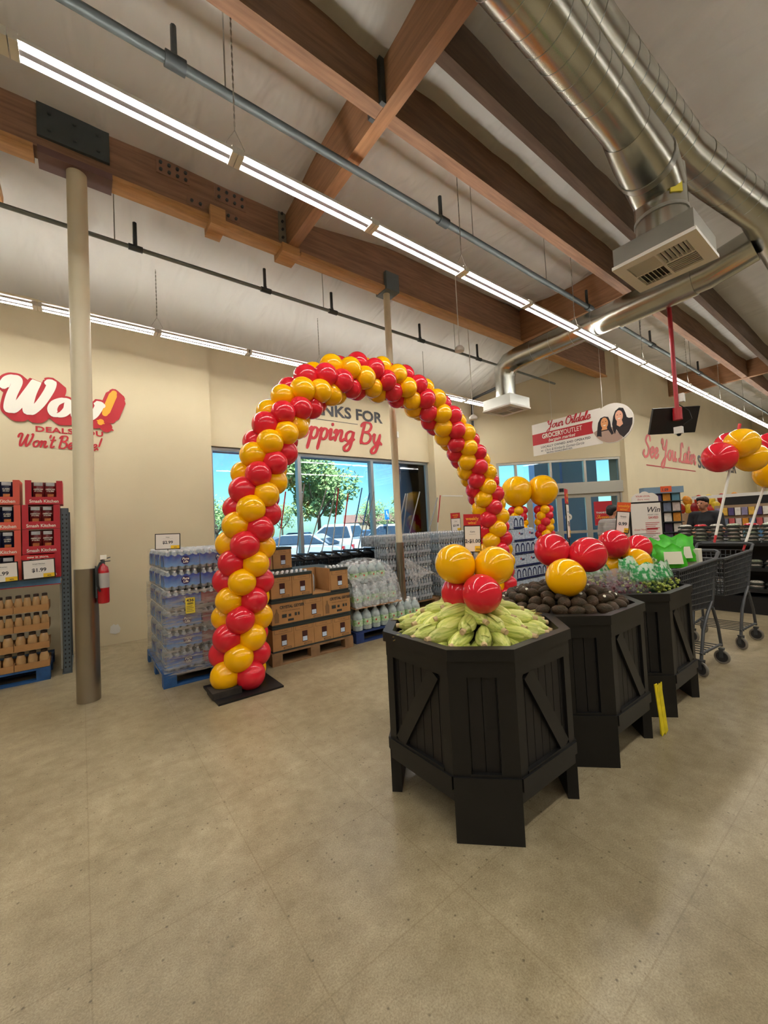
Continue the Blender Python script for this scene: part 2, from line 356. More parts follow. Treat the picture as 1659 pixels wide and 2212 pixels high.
mb = MB(); mb.box(11.4, 26.5, 4.54, 4.9, 0, 6.2); mb.box(11.36, 11.62, 4.46, 4.6, 0, 6.2)
struct('wall_back', mb, m_wall, 'cream wall with fading red script lettering')
struct('wall_far', MB().box(26.2, 26.5, -10, 4.6, 0, 6.2), m_wall)
struct('wall_near', MB().box(-8, 26.5, -10.2, -10, 0, 6.2), m_wall)
struct('wall_side', MB().box(-8.2, -8, -10, 7.4, 0, 6.2), m_wall)
# ceilings: sagging insulation blankets between the timbers
def sheet(name, x0, x1, y0, y1, h, step=0.22, label=None):
    nx = int((x1-x0)/step); ny = max(2, int(abs(y1-y0)/step)); vs = []; fs = []
    for j in range(ny+1):
        for i in range(nx+1):
            x = x0+(x1-x0)*i/nx; y = y0+(y1-y0)*j/ny; vs.append((x, y, h(x, y, i/nx, j/ny)))
    for j in range(ny):
        for i in range(nx): a = j*(nx+1)+i; fs.append((a, a+1, a+nx+2, a+nx+1))
    mb = MB(); mb.add(vs, fs)
    o = struct(name, mb, m_insul, label, smooth=True, angle=80); return o
from mathutils import noise as mnoise
def nz(x, y, s, a): return a*mnoise.noise(Vector((x*s, y*s, 3.1)))
def seam(x, p=1.22, o=0.73): 
    d = abs(((x-o)/p+0.5) % 1.0-0.5)*p
    return 0.03*max(0, 1-d/0.08)
sheet('ceiling_slope', -8, 12.2, 7.4, 4.84, lambda x, y, a, b: 4.68+0.42*(7.4-y)-0.03*math.sin(b*PI)+seam(x)+nz(x, y, 1.2, 0.05), 0.12, 'sloped white insulation facing above the shop window')
zc = 5.8
def h_main(x, y, a, b): return zc-0.10*math.sin(b*PI)*(1 if x < 2.3 else 0.5)+seam(x, 1.22, 0.1)+nz(x, y, 1.0, 0.07)
def h_bay(x, y, a, b):
    t = min(1, max(0, (4.72-y)/1.2)); t = t*t*(3-2*t); k = min(1, max(0, (x-2.4)/1.5)); z0 = 5.62+0.24*k
    return z0+(5.80-z0)*t+seam(x, 1.22, 0.1)*0.6+nz(x, y, 1.0, 0.06)
sheet('ceiling_bay', -8, 26.4, 4.72, 2.74, h_bay, 0.2, 'white insulation facing between the two long timbers')
sheet('ceiling_main', -8, 26.4, 2.66, -10, lambda x, y, a, b: (5.62+0.16*min(1, (2.66-y)/1.5))+nz(x, y, 0.9, 0.08)+seam(x, 1.22, 0.4), 0.3, 'white insulation facing over the sales floor')
struct('roof', MB().box(-8.2, 26.5, -10.2, 7.6, 6.2, 6.4), m_white)

# window: frame, mullions, panes
win = thing('window_1', 'wide aluminium framed shop window in four panes', None); win['kind'] = 'structure'
xs = [1.80, 3.45, 5.21, 6.91]
mb = MB(); mb.box(1.77, 6.93, 7.26, 7.36, 2.97, 3.03); mb.box(1.77, 6.93, 7.24, 7.38, 0.72, 0.78); mb.box(6.86, 6.93, 7.26, 7.36, 0.78, 2.97); mb.box(1.77, 1.84, 7.26, 7.36, 0.78, 2.97)
mb.build('window_frame', m_alu, win)
for x in xs[1:3]: MB().box(x-0.035, x+0.035, 7.24, 7.37, 0.78, 2.97).build('mullion', m_alu, win)
for a, b in zip(xs[:-1], xs[1:]): MB().box(a+0.03, b-0.03, 7.305, 7.311, 0.78, 2.97).build('pane', m_glass, win)
MB().box(1.77, 6.93, 7.16, 7.26, 0.70, 0.735).build('window_sill', m_white, win)
# wall devices
tag(MB().box(5.93, 5.98, 7.17, 7.2, 3.56, 3.70).build('wall_sensor', m_white), 'small white sensor box on wall right of the column', 'sensor')
# entrance doors
ent = thing('door_1', 'automatic sliding entrance doors with transom windows', None); ent['kind'] = 'structure'
m_dframe = mat('door_frame_metal', (190, 188, 178), 0.35, 0.5)
mb = MB(); mb.fbox(FD, 0.5, 3.74, 2.97, 3.03, -0.14, -0.02); mb.fbox(FD, 0.5, 3.74, 2.10, 2.40, -0.16, 0.02); mb.fbox(FD, 0.5, 0.57, 0, 2.97, -0.14, -0.02); mb.fbox(FD, 3.68, 3.74, 0, 2.97, -0.14, -0.02)
mb.build('door_frame', m_dframe, ent)
for u in (1.02, 1.93, 2.82): MB().fbox(FD, u-0.03, u+0.03, 2.40, 2.97, -0.13, -0.03).build('mullion', m_dframe, ent)
for a, b in ((0.57, 0.99), (1.05, 1.9), (1.96, 2.79), (2.85, 3.68)): MB().fbox(FD, a, b, 2.40, 2.97, -0.083, -0.077).build('transom_pane', m_glass, ent)
for i, (a, b) in enumerate(((0.57, 1.34), (1.34, 2.11), (2.11, 2.86), (2.86, 3.68))):
    d = MB(); d.fbox(FD, a, a+0.07, 0.02, 2.1, -0.12, -0.06); d.fbox(FD, b-0.07, b, 0.02, 2.1, -0.12, -0.06); d.fbox(FD, a+0.07, b-0.07, 2.0, 2.1, -0.12, -0.06); d.fbox(FD, a+0.07, b-0.07, 0.02, 0.2, -0.12, -0.06); d.fbox(FD, a+0.07, b-0.07, 1.06, 1.13, -0.12, -0.06)
    dd = d.build('door_leaf', m_dframe, ent)
    MB().fbox(FD, a+0.07, b-0.07, 1.13, 2.0, -0.093, -0.087).build('pane', m_glass, dd); MB().fbox(FD, a+0.07, b-0.07, 0.2, 1.06, -0.093, -0.087).build('pane', m_glass, dd)
MB().fbox(FD, 2.1, 2.2, 2.17, 2.26, 0.02, 0.06).build('motion_sensor', m_black, ent)
# red poster and sticker on the doors
po = thing('door_poster', 'red thank you poster on the right entrance door', 'poster')
MB().fbox(FD, 2.99, 3.46, 1.24, 1.87, -0.058, -0.05).build('sheet', m_red, po)
text('lettering', 'THANKS FOR', fmat(A+U*3.03+Nn*-0.045+Vector((0, 0, 1.55)), U, (0, 0, 1)), m_vwhite, po, size=0.068, bold=0.02)
script('script_line', "Shopping", fmat(A+U*3.03+Nn*-0.045+Vector((0, 0, 1.42)), U, (0, 0, 1)), m_amber, 0.09, 0.14, po)
st = thing('door_sticker', 'round black arrow sticker on entrance door glass', 'sticker')
mbx = MB(); mbx.add([(0.09*math.cos(2*PI*k/20), 0.09*math.sin(2*PI*k/20), 0) for k in range(20)], [tuple(range(20))])
place('disc', flat_mesh(mbx, 'disc', m_vwhite), st, m=fmat(A+U*2.32+Nn*-0.05+Vector((0, 0, 1.5)), U, (0, 0, 1)))
mbx = MB(); mbx.add([(-.05, -.01, 0), (0, .06, 0), (.05, -.01, 0), (.02, -.01, 0), (.02, -.06, 0), (-.02, -.06, 0), (-.02, -.01, 0)], [tuple(range(7))])
place('arrow', flat_mesh(mbx, 'arrow', m_char), st, m=fmat(A+U*2.32+Nn*-0.047+Vector((0, 0, 1.5)), U, (0, 0, 1)))

# ------------------------------------------------------------------ wall lettering
YL = 7.05-0.006
g = thing('wall_lettering', 'large red and white script lettering on left cream wall', 'lettering', (0, 7.05, 3.2))
def wl(x, z, d=0.0, y=YL): return fmat(Vector((x, y-d, z)), (1, 0, 0), (0, 0, 1))
def put(name, me, m, par): 
    o = place(name, me, None, m=m); o.parent = par; o.matrix_parent_inverse = Matrix.Translation(par.location).inverted(); return o
mb = MB()
for k in range(8): script_mb('Wow', 0.455, 0.38, dx=0.010*k, dy=-0.010*k, z=0.0018*k, mb=mb, contrast=0.3)
put('red_shadow', flat_mesh(mb, 'red_shadow', m_red), wl(-0.84, 3.25), g)
mb = MB(); script_mb('Wow', 0.455, 0.235, mb=mb, contrast=0.5)
put('white_word', flat_mesh(mb, 'white_word', m_vwhite), wl(-0.84, 3.25, 0.019), g)
mb = MB()
for k in range(8): script_mb('!', 0.46, 0.40, dx=0.010*k, dy=-0.010*k, z=0.0012*k, mb=mb, contrast=0.1)
put('red_mark_shadow', flat_mesh(mb, 'red_mark_shadow', m_red), wl(0.21, 3.19), g)
mb = MB(); script_mb('!', 0.46, 0.22, mb=mb, contrast=0.1); put('amber_mark', flat_mesh(mb, 'amber_mark', m_amber), wl(0.21, 3.19, 0.014), g)
me = text_mesh('DEALS YOU', 0.10, 0.035, space=1.08, sx=1.35); me.materials.append(m_red); put('deals_line', me, wl(-0.47, 3.012), g)
mb, wd = script_mb("Won't Believe!", 0.17, 0.16); 
for i, v in enumerate(mb.v): mb.v[i] = (v[0]*0.90/wd, v[1], v[2])
put('script_line', flat_mesh(mb, 'script_line', m_red), wl(-0.66, 2.80), g)
g = thing('wall_lettering', 'charcoal and red farewell lettering above the shop window', 'lettering', (0, 7.2, 3.5))
YW = 7.2-0.006
me = text_mesh('THANKS FOR', 0.33, 0.03); me.materials.append(m_char); wdt = max(v.co.x for v in me.vertices)
for v in me.vertices: v.co.x *= 2.32/wdt
put('capital_line', me, wl(3.22, 3.85, 0, YW), g)
mb, wd = script_mb('Shopping By.', 0.46, 0.15)
for i, v in enumerate(mb.v): mb.v[i] = (v[0]*2.66/wd, v[1], v[2])
put('script_line', flat_mesh(mb, 'script_line', m_red), wl(2.86, 3.34, 0, YW), g)
mb = MB(); mb.add([(0, 0, 0), (1.25, 0, 0), (1.25, .012, 0), (0, .012, 0)], [(0, 1, 2, 3)]); put('rule_line', flat_mesh(mb, 'rule_line', m_char), wl(3.6, 3.74, 0, YW), g)
g = thing('wall_lettering', 'red script and charcoal lettering beside the checkout', 'lettering', (0, 4.54, 3.2))
YS = 4.54-0.008
mb, wd = script_mb('See You Later', 0.62, 0.17)
for i, v in enumerate(mb.v): mb.v[i] = (v[0]*4.5/wd, v[1], v[2])
put('script_line', flat_mesh(mb, 'script_line', mat('vinyl_red_dull', (205, 92, 88), 0.5)), wl(12.75, 3.12, 0, YS), g)
me = text_mesh('SUPER SAVER', 0.62, 0.03); me.materials.append(m_char); wdt = max(v.co.x for v in me.vertices)
for v in me.vertices: v.co.x *= 5.1/wdt
put('capital_line', me, wl(17.5, 3.03, 0, YS), g)
mb = MB(); mb.add([(0, 0, 0), (4.3, 0, 0), (4.3, .03, 0), (0, .03, 0)], [(0, 1, 2, 3)]); put('rule_line', flat_mesh(mb, 'rule_line', m_red), wl(12.9, 2.86, 0, YS), g)

# ------------------------------------------------------------------ timbers
bt = MB(); bt.box(-8, 11.7, 4.72, 4.88, 5.20, 5.85)
beam = thing('roof_beam', 'long glulam timber beam carried by the two columns', None, (0, 0, 0)); beam['kind'] = 'structure'
bt.build('timber', m_wood, beam)
for (x0, x1) in ((0.32, 2.16), (2.4, 11.3)): MB().box(x0, x1, 4.70, 4.90, 5.155, 5.20).build('batten', m_batten, beam)
MB().box(-3, -0.29, 4.70, 4.90, 5.155, 5.20).build('batten', m_batten, beam)
bolt = MB().cyl((0, 0, 0), (0, -0.018, 0), 0.017, n=8).mesh('bolt', m_dark)
def plate(x0, x1, z0, z1, nx, nzz, mm, d=0.012):
    p = MB().box(x0, x1, 4.72-d, 4.72, z0, z1).build('bolt_plate', mm, beam)
    for i in range(nx):
        for j in range(nzz):
            place('bolt', bolt, p, loc=(x0+(x1-x0)*(i+0.5)/nx, 4.72-d, z0+(z1-z0)*(j+0.5)/nzz))
m_plate = mat('painted_plate', (140, 104, 84), 0.55)
plate(0.72, 1.05, 5.45, 5.61, 4, 2, m_plate); plate(1.32, 1.68, 5.42, 5.60, 4, 2, m_plate); plate(1.02, 1.2, 5.24, 5.32, 2, 1, m_plate); plate(1.42, 1.6, 5.24, 5.32, 2, 1, m_plate)
MB().box(1.25, 1.42, 4.66, 4.94, 5.08, 5.30).build('hinge_block', m_batten, beam)
plate(-0.26, 0.30, 5.30, 5.62, 3, 2, m_dark, 0.03)
MB().box(-0.26, 0.32, 4.69, 4.91, 5.13, 5.20).build('saddle', mat('saddle_steel', (104, 74, 70), 0.5), beam)
plate(2.10, 2.20, 5.24, 5.66, 1, 4, m_galv)
MB().box(2.12, 2.36, 4.66, 4.94, 5.09, 5.20).build('saddle', m_batten, beam)
MB().box(3.80, 4.05, 4.66, 4.94, 5.14, 5.42).build('column_cap', mat('cap_steel', (92, 100, 102), 0.5), beam)
MB().box(-0.72, -0.60, 4.86, 5.7, 5.12, 5.24).build('outrigger', m_batten, beam)
for i, (x, lab) in enumerate(((2.27, 'glulam cross beam overhead nearest the camera'), (7.45, 'glulam cross beam above the branch duct'), (15.2, 'glulam cross beam beyond the hanging screen'))):
    o = struct('cross_beam', MB().box(x-0.065, x+0.065, (-9.9, 2.7, 1.2)[i], 4.72, 5.20, 5.85), m_wood_y, lab)
struct('purlin', MB().box(-8, 26, 2.62, 2.75, 5.205, 5.85), m_wood, 'timber purlin running over the strip lights')
struct('purlin', MB().box(2.33, 26, 2.05, 2.15, 5.28, 5.7), mat('dark_lumber', (112, 90, 74), 0.65, var=0.3, vs=4, stretch=(0.5, 5, 5)), 'darker timber purlin beside the main duct')
struct('purlin', MB().box(-8, 26, -2.5, -2.37, 5.20, 5.8), m_wood)
hg = MB(); hg.box(2.155, 2.205, 2.58, 2.62, 5.2, 5.62); hg.box(2.155, 2.205, 2.75, 2.79, 5.2, 5.62); hg.build('joist_hanger', m_dark, bpy.data.objects['purlin'])
# ------------------------------------------------------------------ strip lights
m_tube = bpy.data.materials.new('lit_tube'); m_tube.use_nodes = True
_n = m_tube.node_tree.nodes; _n.clear(); _e = _n.new('ShaderNodeEmission'); _o = _n.new('ShaderNodeOutputMaterial'); m_tube.node_tree.links.new(_e.outputs[0], _o.inputs[0])
_e.inputs[0].default_value = (1.0, 0.965, 0.90, 1); _e.inputs[1].default_value = TUBE
m_enamel = mat('white_enamel', (235, 233, 226), 0.4)
m_uplight = bpy.data.materials.new('uplight_acrylic'); m_uplight.use_nodes = True
_n = m_uplight.node_tree.nodes; _n.clear(); _l = m_uplight.node_tree.links; _o = _n.new('ShaderNodeOutputMaterial'); _x = _n.new('ShaderNodeMixShader'); _d = _n.new('ShaderNodeBsdfDiffuse'); _tt = _n.new('ShaderNodeBsdfTranslucent')
_d.inputs[0].default_value = _tt.inputs[0].default_value = (.92, .92, .9, 1); _x.inputs[0].default_value = .64; _l.new(_d.outputs[0], _x.inputs[1]); _l.new(_tt.outputs[0], _x.inputs[2]); _l.new(_x.outputs[0], _o.inputs[0])
hs = MB(); hs.box(-0.6, 0.6, -0.019, 0.019, -0.012, 0.06)
# opaque side skirts; translucent tops added to throw light up at the ceiling
for s in (-1, 1):
    hs.cur = 2; hs.add([(-0.6, s*0.062, 0.022), (0.6, s*0.062, 0.022), (0.6, s*0.066, -0.008), (-0.6, s*0.066, -0.008)], [(0, 1, 2, 3)]); hs.cur = 1; hs.add([(-0.6, s*0.019, 0.023), (0.6, s*0.019, 0.023), (0.6, s*0.062, 0.022), (-0.6, s*0.062, 0.022)], [(0, 1, 2, 3)])
me_h = hs.mesh('housing', [mat('channel_dimmed', (150, 142, 142), 0.6), m_uplight, m_enamel])  # channel of a white fixture, coloured darker so it stays dim between the tubes
me_t = MB().cyl((-0.57, 0, 0), (0.57, 0, 0), 0.017, n=6, caps=False).mesh('tube', m_tube)
me_c = MB().box(-0.02, 0.02, -0.064, 0.064, -0.018, 0.035).mesh('end_cap', m_enamel)
def chain_mesh(h):
    mb = MB(); k = int(h/0.035)
    for i in range(k):
        z = 0.22+i*(h-0.22)/k; a = 0.006 if i % 2 else 0.0015; b = 0.0015 if i % 2 else 0.006
        mb.box(-a, a, -b, b, z, z+(h-0.22)/k*1.25)
    mb.bar((-0.07, 0, 0.09), (0, 0, 0.22), 0.004, 0.004, (0, 1, 0)); mb.bar((0.07, 0, 0.09), (0, 0, 0.22), 0.004, 0.004, (0, 1, 0))
    return mb.mesh('hanging_chain', m_galv)
me_chain = {}
def strip(x, y, z, label, group, chain=None):
    t = thing('strip_light', label, 'light', (x, y, z), 0, group)
    place('housing', me_h, t)
    place('tube', me_t, t, loc=(0, 0.041, 0)); place('tube', me_t, t, loc=(0, -0.041, 0))
    place('end_cap', me_c, t, loc=(-0.6, 0, 0)); place('end_cap', me_c, t, loc=(0.6, 0, 0))
    if chain:
        if chain not in me_chain: me_chain[chain] = chain_mesh(chain)
        place('hanging_chain', me_chain[chain], t, loc=(-0.6225, 0, 0))
    return t
PT = 1.247
ORD = ['first', 'second', 'third', 'fourth', 'fifth', 'sixth', 'seventh', 'eighth', 'ninth', 'tenth']
for k in range(-3, 20): strip(0.35+k*PT, 2.90, 4.30, ('%s twin tube strip light from the left in the long upper row' % ORD[k+1]) if -1 <= k < 9 else 'small distant strip light at the far end of the upper row' if k > 8 else 'strip light of the upper row left of the frame', 'strip lights above the bins', 1.45 if k % 2 == 1 else None)
for k in range(-3, 7): strip(0.26+k*PT, 6.11, 4.30, ('%s twin tube strip light from the left in the row by the window wall' % ORD[k+1]) if -1 <= k else 'strip light of the window row left of the frame', 'strip lights by the window wall', 0.92 if k % 2 == 1 else None)
for yy in (-0.35, -3.6):  # unseen rows added to light the near part of the store
    for k in range(-5, 17 if yy > -1 else 12): strip(0.3+k*PT, yy, 4.30, 'unseen twin tube strip light added behind the camera to light the store', 'strip lights added behind the camera')

# ------------------------------------------------------------------ sprinkler pipes
def pipe_run(y, z, r, mm, lab, drops, ztop, heads):
    p = thing('sprinkler_pipe', lab, 'pipe')
    MB().cyl((-8, y, z), (24 if y < 4 else 9.5, y, z), r, n=12).build('pipe_run', mm, p, smooth=True)
    for x in drops: MB().cyl((x, y, z+r), (x, y, ztop), 0.006, n=6).build('hanger_rod', m_galv, p)
    for x in heads:
        q = MB().cyl((x-0.07, y, z), (x+0.07, y, z), r*1.45, n=12).build('fitting', m_dark, p, smooth=True)
        MB().tube([(x, y, z), (x, y+0.03, z+0.08), (x, y+0.03, z+0.32)], 0.022, 8).build('sprinkler_head', m_dark, q, smooth=True)
m_pipe = mat('grey_pipe', (96, 104, 106), 0.45, 0.3)
m_pipe2 = mat('pale_pipe', (122, 126, 122), 0.45, 0.3)
pipe_run(3.10, 5.0, 0.036, m_pipe, 'grey sprinkler pipe over the front row of lights', [0.98, 3.95, 5.6, 9.0, 12.0], 5.8, [0.62, 3.42, 6.9, 9.6, 12.7])
pipe_run(5.22, 4.84, 0.024, m_pipe2, 'thin grey sprinkler pipe below the sloped ceiling', [0.36, 3.0, 5.9], 5.45, [0.56, 2.1, 3.16, 5.0, 6.6])
d = MB(); d.tube([(7.6, 5.22, 4.84), (8.3, 5.6, 4.84), (8.35, 6.9, 4.75), (8.35, 6.95, 3.6)], 0.03, 8); d.build('down_pipe', m_dark, [o for o in bpy.data.objects if o.name.startswith('sprinkler_pipe')][-1], smooth=True)

# ------------------------------------------------------------------ air ducts
def duct(name, label, pts, r, seams=0.3, n=24):
    t = thing(name, label, 'duct')
    MB().tube(pts, r, n).build('duct_skin', m_duct, t, smooth=True, angle=35)
    # raised standing seams along the straight runs
    rr = r if not isinstance(r, (list, tuple)) else None
    sm = {}
    for a, b in zip(pts[:-1], pts[1:]):
        a = Vector(a); b = Vector(b); ln = (b-a).length; dr = (b-a).normalized(); k = int(ln/seams)
        if rr is None or ln < 0.6: continue
        key = round(rr, 3)
        if key not in sm: sm[key] = MB().cyl((0, 0, -0.002), (0, 0, 0.002), rr+0.0018, n=n).mesh('seam_ring', m_galv, True)
        for i in range(1, k):
            o = place('seam_ring', sm[key], t); o.location = a+dr*(ln*i/k); o.rotation_euler = dr.to_track_quat('Z', 'Y').to_euler()
    return t
dA = duct('main_duct', 'large round galvanised duct above the nearest diffuser', [(-7.5, 1.16, 4.48), (3.1, 1.16, 4.48), (3.45, 1.17, 4.48)], 0.165, 0.16)
MB().tube([(3.4, 1.17, 4.48), (3.7, 1.19, 4.47), (3.95, 1.20, 4.45), (4.19, 1.21, 4.34)], [0.168, 0.20, 0.212, 0.205], 24).build('elbow', m_duct, dA, smooth=True)
MB().cyl((3.86, 1.195, 4.457), (3.93, 1.20, 4.452), 0.217, n=24).build('clamp_band', m_galv, dA, smooth=True)
MB().cyl((4.19, 1.21, 4.50), (4.19, 1.21, 3.86), 0.20, n=24).build('drop_collar', m_duct, dA, smooth=True)
MB().cyl((4.19, 1.21, 4.10), (4.19, 1.21, 4.13), 0.208, n=24).build('collar_band', m_galv, dA, smooth=True)
m_note = mat('yellow_paper', (232, 214, 70), 0.6)
for px, py in ((4.28, 1.05),):
    nn = Vector((-.62, -.785, 0)); mbn = MB(); mbn.fbox((Vector((4.19, 1.21, 0))+nn*.2, Vector((.785, -.62, 0)), nn), -.05, .05, 4.2, 4.3, -.004, .006); mbn.build('yellow_note', m_note, dA)
dB = duct('main_duct', 'round galvanised duct running on past the nearest diffuser', [(-7.5, 1.20, 4.93), (3.0, 1.20, 4.93), (4.6, 1.12, 4.90), (5.2, 1.02, 4.86), (6.1, 0.84, 4.80), (14.5, 0.84, 4.8)], 0.185, 0.16)
dC = duct('branch_duct', 'branch duct crossing to the diffuser near the window', [(6.65, 1.0, 4.72), (6.65, 1.45, 4.62), (6.65, 4.35, 4.55)], 0.2, 0.36)
MB().tube([(6.65, 4.33, 4.55), (6.65, 4.52, 4.52), (6.65, 4.64, 4.42), (6.65, 4.66, 4.25), (6.65, 4.66, 3.83)], [0.2, 0.2, 0.195, 0.19, 0.185], 24).build('elbow', m_duct, dC, smooth=True)
MB().cyl((6.65, 1.60, 4.61), (6.65, 2.55, 4.585), 0.215, n=24).build('collar_sleeve', m_duct, dC, smooth=True)
def diffuser(cx, cy, z, s, h, label):
    t = thing('air_diffuser', label, 'vent', (cx, cy, z))
    a = s/2
    b = MB(); b.box(-a, a, -a, a, 0.03, h); 
    b.build('plenum_box', m_galv, t)
    fr = MB()
    for (x0, x1, y0, y1) in ((-a-.012, a+.012, -a-.012, -a+.075), (-a-.012, a+.012, a-.075, a+.012), (-a-.012, -a+.075, -a+.075, a-.075), (a-.075, a+.012, -a+.075, a-.075)): fr.box(x0, x1, y0, y1, 0, 0.03)
    fr.build('face_frame', m_white, t)
    MB().box(-a+.07, a-.07, -a+.07, a-.07, 0.026, 0.032).build('backing', mat('vent_dark', (60, 60, 58), 0.7), t)
    i0 = a-.075; q = 7; st = i0/q
    ml = {'x': MB().bar((-i0/2+.006, 0, 0), (i0/2-.006, 0, 0), 0.004, 0.026, (0, .45, 1)).mesh('louvre', m_white), 'y': MB().bar((0, -i0/2+.006, 0), (0, i0/2-.006, 0), 0.004, 0.026, (.45, 0, 1)).mesh('louvre', m_white)}
    for (sx, sy, ax) in ((-1, -1, 'x'), (1, 1, 'x'), (1, -1, 'y'), (-1, 1, 'y')):
        for k in range(q):
            o = (k+.5)*st-i0/2
            place('louvre', ml[ax], t, loc=(sx*i0/2+(0 if ax == 'x' else o), sy*i0/2+(o if ax == 'x' else 0), 0.012), rot=(0, 0, PI if (sx < 0) else 0))
    cr = MB(); cr.box(-i0, i0, -.008, .008, 0, .026); cr.box(-.008, .008, -i0, i0, 0, .026); cr.build('cross_bar', m_white, t)
    return t
diffuser(4.19, 1.21, 3.70, 0.60, 0.19, 'square ceiling diffuser hanging nearest the camera')
diffuser(6.64, 4.66, 3.62, 0.62, 0.22, 'square air diffuser hanging near the window wall')
# cable hangers of the ducts
for (x, y, z) in ((3.7, 1.05, 4.9), (6.4, 2.2, 4.6), (6.75, 3.4, 4.6), (6.3, 4.3, 4.5)):
    pass
# hanging speakers
for (x, y, z, zt, lab) in ((5.02, 4.35, 4.30, 5.85, 'small white pendant sensor hanging by the long beam'), (6.05, 5.0, 3.45, 5.75, 'white pendant fitting hanging left of the window diffuser')):
    t = thing('pendant', lab, 'pendant', (x, y, z))
    MB().lathe([(0.02, 0.0), (0.075, 0.01), (0.08, 0.05), (0.05, 0.09), (0.015, 0.11)], 16).build('body', m_white, t, smooth=True)
    MB().cyl((0, 0, 0.1), (0, 0, zt-z), 0.008, n=6).build('rod', m_white, t)

# ------------------------------------------------------------------ columns
def column(x, y, r, zt, lab, band):
    t = thing('column', lab, 'column', (x, y, 0))
    MB().cyl((0, 0, band), (0, 0, zt), r, n=32).build('shaft', m_cream, t, smooth=True)
    MB().cyl((0, 0, 0), (0, 0, band), r+0.012, n=32).build('sleeve', m_steel, t, smooth=True)
    return t
column(0.03, 4.8, 0.083, 5.16, 'cream column with steel sleeve and fire extinguisher', 1.24)
column(3.90, 4.8, 0.052, 5.16, 'slim cream column with steel sleeve by the boxed water', 1.24)
fe = thing('fire_extinguisher', 'red fire extinguisher hanging on the left column', 'extinguisher', (0.16, 4.72, 0.90))
m_fe = mat('extinguisher_red', (170, 16, 30), 0.25, coat=0.5)
MB().lathe([(0.03, 0.0), (0.045, 0.005), (0.048, 0.02), (0.048, 0.30), (0.04, 0.345), (0.02, 0.365), (0.018, 0.38)], 20).build('cylinder', m_fe, fe, smooth=True)
MB().lathe([(0.0495, 0.15), (0.0495, 0.29)], 20).build('paper_label', mat('label_grey', (170, 165, 160), 0.5), fe, smooth=True)
MB().box(-0.016, 0.016, -0.016, 0.016, 0.37, 0.41).build('valve', m_dark, fe)
MB().bar((-0.02, 0, 0.41), (0.06, 0, 0.435), 0.018, 0.008).build('handle', m_dark, fe)
MB().bar((-0.02, 0, 0.395), (0.06, 0, 0.40), 0.018, 0.008).build('lever', m_dark, fe)
MB().tube([(-0.02, -0.02, 0.39), (-0.05, -0.05, 0.33), (-0.045, -0.055, 0.18), (-0.03, -0.058, 0.12)], 0.009, 8).build('hose', m_black, fe, smooth=True)
MB().box(-0.02, 0.03, -0.03, 0.02, 0.42, 0.46).build('inspection_tag', m_vwhite, fe)
bk = MB(); bk.box(-0.062, -0.05, -0.02, 0.02, 0.06, 0.36); bk.build('bracket', m_dark, fe)

# ------------------------------------------------------------------ hanging sign with portraits
sg = thing('hanging_sign', 'hanging white and red store sign with a portrait disc', 'sign', (8.0, 3.32, 3.22))
def sm(y, z, d=0.0): return fmat(Vector((-d, y-3.32, z-3.22)), (0, -1, 0), (0, 0, 1))
m_sign = mat('sign_white', (238, 232, 222), 0.5)
MB().box(0, 0.02, 0.2, 1.67, -0.345, 0.345).build('board', m_sign, sg)
MB().box(-0.002, 0.0, 0.3, 1.67, -0.115, 0.125).build('red_band', m_red, sg)
c = MB().lathe([(0.37, 0), (0.37, 0.03)], 40); c.xf(Matrix.Translation((0.015, 0, 0)) @ Matrix.Rotation(-PI/2, 4, 'Y')); c.build('portrait_disc', m_sign, sg)
script('script_line', 'Your Oildale', sm(4.64, 3.405, 0.004), m_red, 0.165, 0.15, sg)
text('store_name', 'GROCERY', sm(4.76, 3.22, 0.004), m_vwhite, sg, size=0.135, bold=0.03, sx=0.78)
text('store_name', 'OUTLET', sm(4.28, 3.22, 0.004), m_vwhite, sg, size=0.135, sx=0.78)
text('script_line', 'bargain market', sm(4.62, 3.13, 0.004), m_vwhite, sg, size=0.095, shear=0.35, bold=0.012)
text('small_line', 'LOCALLY OWNED AND OPERATED', sm(4.80, 3.015, 0.004), m_char, sg, size=0.062, bold=0.02, space=1.08)
text('small_line', 'BY', sm(4.80, 2.94, 0.004), m_char, sg, size=0.045, bold=0.02)
text('small_line', 'Chris & Kimberly Gomez-Garcia', sm(4.72, 2.935, 0.004), m_char, sg, size=0.078, shear=0.35, sx=0.82)
text('small_line', 'SERVING OILDALE SINCE 2025.', sm(4.68, 2.885, 0.004), m_char, sg, size=0.042, bold=0.02)
def flat(name, pts, mm, d, par=sg):
    mb = MB(); mb.add([(p[0], p[1], 0) for p in pts], [tuple(range(len(pts)))])
    return place(name, flat_mesh(mb, name, mm), par, m=sm(3.32, 3.22, d))
def ell(cx, cy, rx, ry, n=20): return [(cx+rx*math.cos(2*PI*k/n), cy+ry*math.sin(2*PI*k/n)) for k in range(n)]
m_hair = mat('print_hair', (38, 32, 36), 0.6); m_face1 = mat('print_face_tan', (226, 158, 104), 0.6); m_face2 = mat('print_face_pink', (240, 180, 148), 0.6); m_taupe = mat('print_taupe', (176, 148, 132), 0.6); m_blk = mat('print_black', (46, 38, 40), 0.6)
disc = [(0.362*math.cos(t), 0.362*math.sin(t)) for t in [PI*1.08+i*(PI*0.84)/24 for i in range(25)]]
flat('taupe_top', [(-.345, -.11), (-.24, -.06), (-.1, -.03), (.02, -.09), (.10, -.20), (.17, -.31)]+[(0.362*math.cos(t), 0.362*math.sin(t)) for t in [PI*1.65-i*(PI*0.55)/14 for i in range(15)]], m_taupe, 0.018)
flat('black_top', [(.02, -.0), (.10, .02), (.25, .03), (.355, .02), (.34, -.1), (.28, -.22), (.18, -.31), (.12, -.24), (.06, -.12)], m_blk, 0.019)
